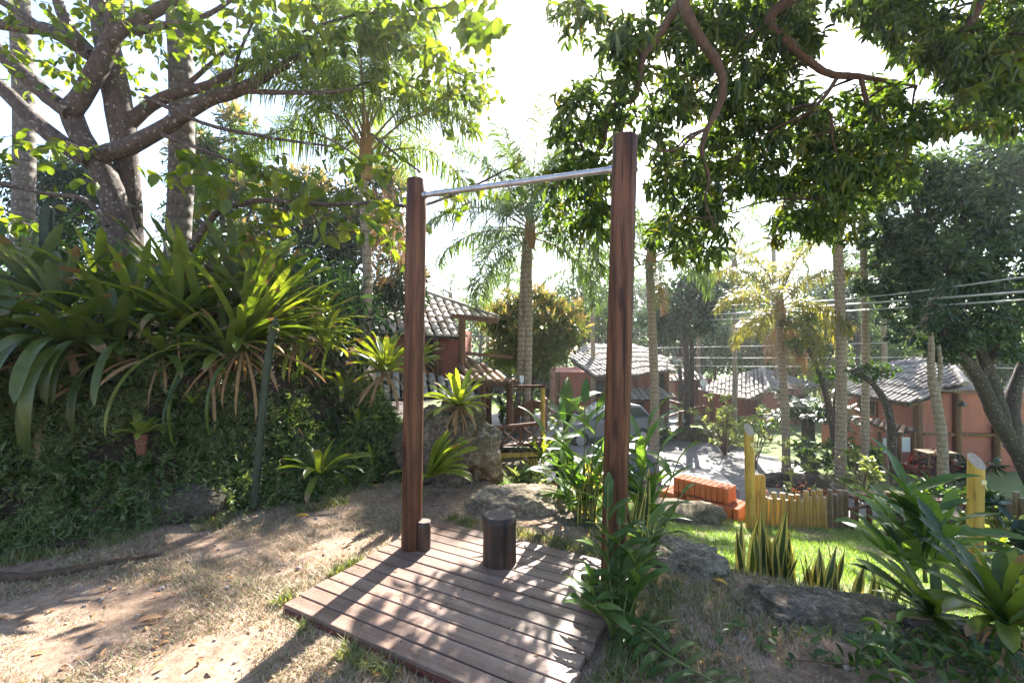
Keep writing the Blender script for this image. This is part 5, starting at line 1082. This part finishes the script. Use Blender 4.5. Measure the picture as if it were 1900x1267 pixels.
ell = ((1350, 235, 45, 45, 26), (1385, 330, 36, 36, 20), (1540, 320, 60, 40, 36), (1215, 215, 40, 40, 20), (1060, 18, 55, 28, 26), (1120, 55, 75, 40, 60), (1170, 105, 55, 40, 45), (1230, 40, 60, 55, 60), (1310, 60, 75, 70, 95), (1400, 70, 100, 85, 150), (1290, 160, 70, 50, 60), (1250, 195, 60, 30, 30), (1075, 200, 45, 48, 46), (1130, 165, 50, 40, 36), (1060, 258, 42, 40, 30), (1150, 240, 60, 40, 40), (1090, 330, 75, 45, 60), (1070, 385, 55, 40, 36), (1120, 400, 50, 40, 30),
       (1240, 300, 75, 60, 70), (1270, 370, 70, 60, 75), (1255, 440, 50, 38, 42), (1320, 330, 50, 80, 50), (1300, 470, 40, 25, 18), (1335, 400, 28, 40, 16), (1420, 180, 80, 60, 75), (1390, 250, 75, 60, 62), (1440, 310, 80, 60, 66), (1480, 220, 60, 60, 48), (1500, 360, 75, 50, 52), (1480, 420, 60, 30, 30), (1545, 415, 50, 40, 26), (1560, 250, 80, 70, 78), (1600, 330, 80, 60, 66), (1640, 210, 60, 50, 42), (1690, 230, 40, 40, 20), (1650, 290, 50, 50, 36), (1620, 170, 50, 25, 20), (1490, 60, 40, 60, 36), (1460, 20, 60, 40, 44),
       (1650, 30, 55, 45, 50), (1720, 60, 75, 60, 90), (1800, 90, 75, 70, 110), (1870, 60, 60, 90, 100), (1880, 170, 60, 60, 66), (1810, 190, 60, 45, 50), (1740, 120, 50, 40, 36), (1850, 230, 60, 25, 26), (1740, 210, 50, 30, 22), (1930, 120, 60, 120, 80), (1600, 10, 60, 25, 30),
       # crown above the frame, which throws the shade
       (1270, -70, 100, 60, 40), (1380, -90, 200, 80, 130), (1620, -90, 200, 80, 120), (1830, -80, 160, 80, 90), (1450, -230, 260, 70, 110))
for ex, ey, rx_, ry_, n in ell:
    dc = 7.2+.5*math.sin(ex*.01) if ex >= 1200 else 6.1+.3*math.sin(ex*.05)
    c0 = at(ex, ey, dc); j = np.argmin(((LP-c0)**2).sum(1)); q = LP[j]; mid = (q+c0)/2+np.array([0, 0, .12])
    tube(b, spline([q, mid, c0], 8), np.linspace(.022, .008, 8), 6, 0, True, .1)
    for k in range(int(n*(.58 if ex < 1200 else .8 if ex < 1285 else 1.1))):
        a, r_ = random.random()*6.283, random.random()**.5; c = at(ex+rx_*r_*math.cos(a), ey+ry_*r_*math.sin(a), dc+(random.uniform(-1.3, 1.5)*(rx_/75)**.5 if ex >= 1200 else random.uniform(-.5, .5)))
        if k % 3 == 0: tube(wb, spline([c0+(c-c0)*.25, c0+(c-c0)*.7+np.array([0, 0, .05]), c], 5), [.008, .007, .006, .005, .003], 5, 0, False)
        whorl(b2, LANCE, c, random.randint(6, 14), .19*random.uniform(.65, 1.3), random.uniform(.2, .27), 1 if random.random() < .13 else 0, random.uniform(.2, .8))
b.build('trunk', M['bark_brown'], mg, og(mg)); b2.build('crown', [M['mango'], M['mango_new']], mg, og(mg)); wb.build('twigs', M['bark_brown'], mg, og(mg))
hm = thing('hanging_epiphyte', 'pale green stringy epiphyte hanging from the mango bough at the top of the photo', 'plant', at(1465, 10, 7.0)); b = B()
for k in range(240):
    px, py = random.gauss(1470, 28), random.uniform(-40, 60); p = at(px, py, 6.9+random.uniform(-.2, .2)); n = 7; s = p+np.cumsum(np.vstack([[0, 0, 0], rdir(n-1)*.03+np.array([0, 0, -.06])]), 0); ax = np.diff(s, axis=0); leaves(b, NEEDLE, s[:-1], ax, rdir(n-1), .085, .008)
b.build('strands', M['pale'], hm, og(hm))
ap = thing('air_plant', 'spiky pale air plant sitting on a thin mango branch', 'plant', at(1577, 370, 6.9)); b = B(); leaves(b, NEEDLE, np.repeat(at(1577, 370, 6.9)[None], 40, 0), rdir(40), rdir(40), .16, .011); b.build('leaves', M['pale'], ap, og(ap))

# ------------------------------------------------------------------ trees with many-leaved crowns
def tree(name, label, px, d, ells, n, leaf, mat, T=SMALL, wr=.42, trunk_w=.16, bark='bark_dark', trunk=None, grp=None, droop=.3, bloom=None, nb=10, csz=.36, xb=None):
    """ells: crown lobes (px,py,rx,ry); the depth of a lobe follows its width"""
    bx = at(px, 0, d)[0]; zb = H(bx, d)-.1; t = thing(name, label, 'tree', (bx, d, zb), grp); b = B(); cr = B(); bl = B()
    area = sum(e[2]*e[3] for e in ells); cs = []
    for ex, ey, rx_, ry_ in ells:
        nn = max(6, int(n*rx_*ry_/area)); nc = max(5, int(nn/55)); c = at(ex, ey, d); R3 = np.array([rx_, (rx_+ry_)/2, ry_])/FPX*d
        dirs = rdir(nc); rad = (.45+.55*rng.random(nc)**.6)[:, None]; C = c+dirs*rad*R3; cs.append((c, C))
        for q in C: clump(cr, T, q, csz*R3.mean()*(.7+.6*random.random()), max(4, nn//nc), leaf, wr, droop, .5, .7, 0, .8)
        if bloom:
            up = C[dirs[:, 2] > .05]
            for q in up: clump(bl, NEEDLE, q+nrm(q-c)*.12, csz*R3.mean()*.7, 26, leaf*1.1, .3, -.6, .3, .9)
    if trunk is not None:
        for pl in trunk: pxlimb(b, pl, d, 20, 10, 0, .1)
        root = at(trunk[0][-1][0], trunk[0][-1][1], d)
    else:
        c = np.mean([e[0] for e in cs], axis=0); root = np.array([bx, d, zb])*.45+c*.55; tube(b, spline([(bx, d, zb), (bx*.6+root[0]*.4+.05, d, zb*.5+root[2]*.5), root], 12), np.linspace(trunk_w, trunk_w*.6, 12), 10, 0, True, .08)
    for c, C in cs:
        m_ = (root+c)/2+np.array([.05, 0, .1]); tube(b, spline([root, m_, c], 8), np.linspace(trunk_w*.5, trunk_w*.22, 8), 7, 0, False, .08)
        for q in C[:nb]: tube(b, spline([c, (c+q)/2+rdir(1)[0]*.06, q], 5), np.linspace(trunk_w*.2, .008, 5), 5, 0, False)
    b.build('trunk', M[bark], t, og(t)); cr.build('crown', M[mat], t, og(t))
    if bloom: bl.build('blossoms', M[bloom], t, og(t))
    return t
tree('mango_tree', 'rounded mango tree with pinkish flower panicles just beyond the left house terrace', 985, 14.0, [(985, 620, 95, 62), (940, 600, 48, 45), (1030, 605, 48, 50), (985, 565, 55, 28), (975, 660, 70, 35)], 11000, .17, 'yellowgreen', LANCE, .22, bloom='bloom', csz=.3)
tree('dark_tree', 'tall dark glossy tree at right whose crown hides the sky behind the corner house', 1830, 11.5, [(1720, 360, 70, 60), (1800, 330, 90, 70), (1870, 380, 80, 90), (1720, 470, 85, 70), (1810, 480, 90, 80), (1690, 560, 60, 50), (1780, 580, 80, 60), (1870, 540, 70, 80), (1830, 640, 60, 35), (1760, 640, 50, 28), (1650, 430, 50, 45), (1640, 520, 40, 40), (1910, 300, 60, 50), (1680, 320, 40, 36)], 30000, .15, 'bluish', OVAL, .42, bark='bark_dark', csz=.27,
     trunk=[[(1945, 960, 30), (1895, 850, 27), (1848, 770, 25), (1812, 695, 21), (1765, 640, 15), (1740, 590, 10)], [(1880, 830, 28), (1880, 740, 22), (1905, 660, 16), (1920, 600, 12)], [(1815, 705, 20), (1850, 640, 15), (1865, 560, 10)], [(1862, 790, 26), (1838, 700, 20), (1800, 600, 13)]])
tree('slim_tree', 'slim pale leaning trunk with grey lichen standing before the corner house', 1746, 9.9, [(1700, 610, 35, 30), (1725, 560, 40, 40)], 700, .12, 'dark', OVAL, .42, bark='palm_bark', trunk=[[(1750, 885, 18), (1746, 800, 17), (1737, 745, 16), (1728, 690, 12), (1728, 640, 9), (1724, 590, 6)], [(1735, 740, 9), (1745, 690, 7), (1742, 640, 5)]], csz=.4)
tree('crooked_tree', 'crooked lichen covered small tree standing in front of the tiled canopy of the corner house', 1655, 10.5, [(1640, 690, 22, 16), (1600, 690, 24, 14)], 260, .12, 'mid', OVAL, .42, trunk=[[(1660, 900, 15), (1655, 830, 15), (1652, 780, 14), (1640, 740, 12), (1612, 705, 10), (1580, 690, 7)]], csz=.5, trunk_w=.05)
tree('crooked_tree', 'thin crooked dark tree leaning between the striped palm and the tall pale trunk', 1552, 12.6, [(1500, 640, 40, 24), (1530, 690, 26, 18), (1480, 600, 30, 26)], 900, .12, 'mid', OVAL, .42, trunk=[[(1556, 870, 13), (1546, 800, 12), (1532, 730, 10), (1515, 680, 8), (1496, 640, 6)], [(1546, 790, 8), (1552, 720, 6), (1560, 680, 4)]], csz=.4, trunk_w=.06)
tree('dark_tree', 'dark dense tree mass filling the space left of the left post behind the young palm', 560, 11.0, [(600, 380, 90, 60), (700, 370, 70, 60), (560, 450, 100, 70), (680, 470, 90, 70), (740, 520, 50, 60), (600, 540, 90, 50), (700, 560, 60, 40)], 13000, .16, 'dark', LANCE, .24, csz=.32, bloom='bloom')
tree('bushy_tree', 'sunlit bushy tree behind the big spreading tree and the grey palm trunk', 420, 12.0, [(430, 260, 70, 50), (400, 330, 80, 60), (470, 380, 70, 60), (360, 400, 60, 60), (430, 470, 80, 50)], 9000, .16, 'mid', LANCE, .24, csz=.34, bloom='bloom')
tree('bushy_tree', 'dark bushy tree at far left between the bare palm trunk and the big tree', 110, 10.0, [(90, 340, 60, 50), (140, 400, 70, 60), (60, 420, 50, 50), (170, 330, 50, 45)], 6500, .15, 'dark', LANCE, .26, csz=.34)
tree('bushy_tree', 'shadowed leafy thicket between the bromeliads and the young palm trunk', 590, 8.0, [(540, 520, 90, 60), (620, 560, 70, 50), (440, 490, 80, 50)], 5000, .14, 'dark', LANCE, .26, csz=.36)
tree('yard_tree', 'dark leafy tree with two slim lichen covered trunks by the ramp railing', 1275, 19.5, [(1270, 575, 62, 48), (1325, 545, 50, 38), (1225, 600, 42, 32), (1290, 520, 40, 30)], 6500, .2, 'dark', OVAL, .42, trunk=[[(1274, 790, 12), (1275, 720, 11), (1273, 660, 10), (1270, 600, 8)], [(1282, 785, 9), (1284, 700, 8), (1284, 620, 7)]], csz=.36)
fx = [(1082, 560, 26, 'leafy tree just left of the right post under the power lines', 'mid', 55, 60), (1130, 590, 30, 'tree hidden mostly by the right post', 'dark', 60, 60), (1260, 575, 27, 'dark tree between the slim mottled palm and the sky gap', 'dark', 65, 55), (1325, 600, 33, 'bluish tree above the small pavilion roof', 'dark', 60, 60), (1400, 610, 30, 'light green tree above the silvery hip roof', 'mid', 70, 60),
      (1470, 640, 29, 'sunlit leafy tree right behind the striped palm', 'pale', 60, 55), (1530, 590, 26, 'dark tree behind the tall pale palm trunk', 'dark', 60, 70), (1590, 540, 24, 'shaded tree left of the big dark tree crown', 'dark', 60, 70), (1640, 620, 27, 'pale lit tree above the left end of the corner house roof', 'mid', 65, 60), (1710, 640, 28, 'sunlit tree behind the ridge of the corner house', 'pale', 60, 50),
      (1850, 650, 22, 'light green tree behind the dark leaning trunks at right', 'mid', 70, 60), (1900, 600, 26, 'tree at the right edge beyond the distant roof', 'pale', 60, 70), (890, 590, 40, 'hazy distant tree between the posts above the left house', 'mid', 60, 40), (820, 600, 36, 'distant tree just right of the left house ridge', 'mid', 40, 40), (1050, 600, 38, 'distant tree left of the right post behind the flowering mango', 'mid', 50, 40), (760, 590, 38, 'distant tree hidden behind the left post', 'dark', 60, 40), (1220, 620, 36, 'dark distant tree behind the two-storey house roof', 'dark', 60, 50), (1300, 650, 38, 'far dark tree low behind the small house', 'dark', 60, 40),
      (1385, 560, 36, 'tall distant tree left of the striped palm crown', 'mid', 50, 60), (1500, 560, 40, 'distant tree in the gap right of the striped palm crown', 'dark', 55, 60), (1430, 690, 32, 'low tree behind the right slope of the silvery hip roof', 'mid', 60, 40), (1545, 680, 30, 'low bright tree behind the crooked dark tree', 'pale', 50, 45), (1600, 690, 32, 'low dark tree left of the corner house roof', 'dark', 50, 40),
      (1170, 560, 40, 'distant tree just right of the right post at roof height', 'mid', 50, 50), (1790, 690, 30, 'tree low behind the right end of the corner house', 'mid', 60, 40), (1015, 690, 26, 'leafy tree behind the terrace rail left of the two-storey house', 'mid', 45, 45), (925, 690, 24, 'leafy tree under the rounded flowering mango', 'dark', 50, 45)]
for k, (px, py, d, lab, mt, rx_, ry_) in enumerate(fx):
    tree('forest_tree', lab, px, d, [(px, py, rx_, ry_*.8), (px-rx_*.45, py+ry_*.5, rx_*.7, ry_*.6), (px+rx_*.5, py+ry_*.45, rx_*.7, ry_*.6), (px+rx_*.1, py-ry_*.5, rx_*.6, ry_*.45)], 4200, .24 if d < 30 else .3, mt, SMALL, .5, .16, grp='trees beyond the houses', csz=.36, nb=4)
# continuous far wood behind everything
g = B()
for k in range(330):
    d = random.uniform(42, 60); px = random.uniform(-500, 2500); py = random.uniform(600, 720); c = at(px, py, d); clump(g, SMALL, c, random.uniform(1.6, 3.2), 90, .55, .55, .2)
tag(g.build('far_wood', M['mid']), 'far continuous wood closing the view beyond all the houses', 'wood', kind='stuff')

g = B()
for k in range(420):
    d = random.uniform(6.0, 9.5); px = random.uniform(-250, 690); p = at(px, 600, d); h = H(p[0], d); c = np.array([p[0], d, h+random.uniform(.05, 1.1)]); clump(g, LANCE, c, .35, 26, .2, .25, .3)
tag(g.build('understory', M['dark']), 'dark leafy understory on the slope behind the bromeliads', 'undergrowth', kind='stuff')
# ------------------------------------------------------------------ shrubs round the yard and the houses
def shrub(name, label, px, py, d, w, h, T, leaf, wr, mat, n, grp='shrubs round the yard', droop=-.2, stems=True, flower=None, fn=60):
    c = at(px, py, d); c[2] = H(c[0], d); t = thing(name, label, 'plant', c, grp); b = B(); s = B(); R3 = np.array([w, w, h])/2/FPX*d; ctr = c+np.array([0, 0, R3[2]*1.05])
    nc = max(6, n//16)
    for k in range(nc):
        q = ctr+rdir(1)[0]*R3*random.random()**.4; whorl(b, T, q, max(4, n//nc), leaf, wr, 0, droop)
        tube(s, spline([c+rdir(1)[0]*.04*np.array([1, 1, 0]), (c+q)/2+np.array([0, 0, .06]), q], 5), np.linspace(.016, .005, 5), 5, 0, False)
    b.build('foliage', M[mat], t, og(t)); s.build('stems', M['twig'], t, og(t))
    if flower:
        f = B(); k = fn; q = ctr+rdir(k)*R3*(.75+.35*rng.random(k)[:, None]); q[:, 2] = np.maximum(q[:, 2], c[2]+.1)
        for p_ in q: whorl(f, OVAL, p_, 4, .06, .6, 0, -.3)
        f.build('blossoms', M[flower], t, og(t))
    return t
shrub('frangipani', 'pale leaved open shrub with thin stems in front of the silvery hip roof', 1345, 800, 17., 130, 140, OVAL, .16, .4, 'pale', 420)
shrub('frangipani', 'pale spindly shrub behind the tall yellow post top', 1400, 800, 15., 90, 120, OVAL, .15, .4, 'pale', 240)
shrub('frangipani', 'small pale frangipani tree with grey stem at the near edge of the yard', 1480, 905, 10.8, 85, 150, OVAL, .13, .4, 'pale', 170)
shrub('leafy_shrub', 'bright leafy shrub to the right of the striped palm trunk', 1520, 850, 12.5, 80, 120, OVAL, .2, .4, 'mid', 240)
shrub('leafy_shrub', 'light leafy plants at the foot of the slim brown palm trunk', 1600, 900, 11.5, 80, 110, OVAL, .2, .38, 'pale', 220)
shrub('flowering_shrub', 'low shrub with small orange-red flowers by the round brown rock', 1480, 925, 9.6, 130, 60, OVAL, .09, .4, 'mid', 240, flower='orangeflower', fn=46)
shrub('cordyline', 'dark red cordyline bush against the corner house wall', 1712, 880, 12.5, 80, 90, LANCE, .34, .22, 'redplant', 220)
shrub('leafy_shrub', 'bright green plants between the cordyline bush and the pale topped post', 1770, 905, 10., 80, 70, LANCE, .34, .25, 'mid', 130)
shrub('leafy_shrub', 'large leaved pale plants spilling in from the right edge above the dark palisade', 1870, 800, 6.5, 110, 130, OVAL, .2, .6, 'pale', 130)
shrub('leafy_shrub', 'broad bluish leaved plants at the right edge behind the pale topped post', 1880, 900, 5.6, 110, 170, OVAL, .26, .5, 'dark', 90)
shrub('heart_leaf_vine', 'round leaved climbing stems beside the pale topped post', 1850, 1000, 4.6, 90, 140, OVAL, .1, .8, 'oval', 60)
shrub('leafy_shrub', 'low plants around the far end of the cobbled yard', 1250, 800, 20.5, 130, 60, OVAL, .22, .4, 'pale', 260)
shrub('leafy_shrub', 'green plants left of the far grey rock by the ramp railing', 1215, 770, 18.5, 60, 60, LANCE, .4, .25, 'mid', 120)
shrub('leafy_shrub', 'lime green bush behind the ramp railing', 1268, 745, 21., 35, 65, LANCE, .45, .2, 'pale', 120)
shrub('leafy_shrub', 'leafy plants between the terrace rail and the ginger canes', 1040, 830, 10., 70, 100, LANCE, .34, .28, 'mid', 140)
shrub('leafy_shrub', 'pale plants in front of the two-storey house left wall', 1060, 790, 17., 70, 80, OVAL, .22, .4, 'pale', 160)
shrub('climbing_plant', 'dark creeper climbing a post under the orange porch roof', 938, 800, 10.6, 42, 125, OVAL, .09, .7, 'mid', 420)
shrub('leafy_shrub', 'pale striped plants on the far side of the yard left of the tall yellow post', 1340, 810, 19., 90, 60, LANCE, .4, .25, 'pale', 180)
shrub('leafy_shrub', 'plants along the base of the corner house left wall', 1600, 850, 14., 90, 70, LANCE, .4, .25, 'mid', 180)
shrub('leafy_shrub', 'green plants round the black mossy rock at right', 1730, 930, 8.9, 120, 50, LANCE, .26, .28, 'mid', 130)
shrub('leafy_shrub', 'tufted plants around the terrace slats below the double palm', 985, 878, 8.6, 80, 40, LANCE, .26, .2, 'pale', 140)
shrub('leafy_shrub', 'dense low plants on the bank behind the terrace bench', 935, 800, 14.5, 130, 70, LANCE, 0.3, .3, 'mid', 260)
shrub('leafy_shrub', 'leafy plants along the terrace far rail behind the double palm', 1000, 790, 14.0, 90, 60, LANCE, 0.32, .3, 'mid', 200)
shrub('leafy_shrub', 'low plants on the grass between the striped palm and the crooked tree', 1505, 870, 14.5, 70, 60, OVAL, 0.2, .3, 'mid', 160)
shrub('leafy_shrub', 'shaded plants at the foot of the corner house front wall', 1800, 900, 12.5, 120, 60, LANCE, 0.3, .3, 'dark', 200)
shrub('leafy_shrub', 'plants under the hip roof house windows', 1430, 800, 20.0, 140, 60, OVAL, 0.22, .3, 'mid', 260)
cyc = thing('cycad', 'dark green cycad with arching feather leaves behind the striped palm', 'plant', at(1500, 790, 15.)); b = B(); c0 = at(1500, 775, 15.)
for k in range(34): frond(b, c0, random.uniform(0, 6.28), random.uniform(.1, 1.3), random.uniform(1.2, 1.7), random.uniform(.7, 1.5), 26, .34, .05, 0, 1, .25, .02, .1)
b.build('crown', [M['dark'], M['petiole']], cyc, og(cyc)); b = B(); tube(b, [(c0[0], c0[1], H(c0[0], c0[1])-.1), c0], [.22, .18], 10, 0, True, .1); b.build('trunk', M['bark_dark'], cyc, og(cyc))
bn = thing('banana_plant', 'banana plant with a bent broad leaf between the terrace and the right post', 'plant', at(1050, 800, 12.)); b = B(); c0 = at(1050, 790, 12.)
for az, e, l, dr in ((.3, 1.2, 1.6, 1.6), (2.6, 1.0, 1.5, 1.4), (-1.2, 1.2, 1.4, 1.2), (1.4, 1.3, 1.6, 1.0), (3.6, .8, 1.2, 1.2)): strap(b, c0, az, e, l, .38, dr, 14, .08, prof_lance, wav=.2)
b.build('leaves', M['mid'], bn, og(bn)); b = B(); tube(b, [(c0[0], c0[1], H(c0[0], c0[1])-.1), c0+np.array([0, 0, .1])], [.11, .07], 10); b.build('stem', M['cane'], bn, og(bn))

# ------------------------------------------------------------------ utility pole and wires
up = thing('utility_pole', 'slim grey utility pole top beside the tall pale palm trunk carrying the power lines', 'utility pole', at(1556, 800, 12.6)); p = at(1556, 800, 12.6)
b = B(); tube(b, [(p[0], 12.6, H(p[0], 12.6)-.1), (p[0], 12.6, at(0, 546, 12.6)[2])], [.1, .07], 12); b.build('shaft', M['concrete'], up, og(up))
for yy in (556, 567, 578):
    b = B(); q = at(1556, yy, 12.6); tube(b, [q+np.array([0, -.09, -.03]), q+np.array([0, -.12, 0]), q+np.array([0, -.09, .03])], [.03, .05, .03], 10); b.build('insulator', M['concrete'], up, og(up))
for pl, r, lab in (([(1070, 581, 30), (1300, 569, 19), (1556, 556, 12.5), (1900, 514, 8.2), (2100, 480, 6.5)], .012, 'upper thin power line running from the right post up to the right edge'),
        ([(1070, 588, 30), (1300, 584, 19), (1556, 566, 12.5), (1900, 541, 8.2), (2100, 520, 6.5)], .02, 'middle thick power line running from the right post to the right edge'),
        ([(1070, 597, 30), (1300, 594, 19), (1556, 578, 12.5), (1900, 556, 8.2), (2100, 540, 6.5)], .014, 'lower power line of the upper three running to the right edge'),
        ([(1183, 646, 22), (1400, 642, 20), (1640, 636, 18)], .012, 'single cable above the silvery hip roof'), ([(1183, 663, 22), (1400, 664, 19), (1700, 663, 16), (1905, 664, 14)], .012, 'upper of the two lowest cables crossing the roofs'), ([(1183, 676, 22), (1400, 680, 19), (1700, 679, 16), (1905, 684, 14)], .01, 'lowest cable crossing in front of the corner house roof')):
    s = spline([at(*q) for q in pl], 40); b = B(); tube(b, s, r, 6); tag(b.build('power_line', M['wire']), lab, 'cable', 'power lines over the yard')
hz = B(); box(hz, (0, 0, 5.0), 360, 360, 24.0)
hm_ = bpy.data.materials.new('haze_air'); hm_.use_nodes = True; t = hm_.node_tree; t.nodes.remove(t.nodes['Principled BSDF'])
pv = t.nodes.new('ShaderNodeVolumePrincipled'); pv.inputs['Density'].default_value = .0014; pv.inputs['Color'].default_value = (.93, .96, 1, 1); pv.inputs['Anisotropy'].default_value = .55
t.links.new(pv.outputs[0], t.nodes['Material Output'].inputs['Volume'])
tag(hz.build('haze', hm_), kind='stuff')
print('faces', sum(len(o.data.polygons) for o in S.objects if o.type == 'MESH'), 'objects', len(S.objects))
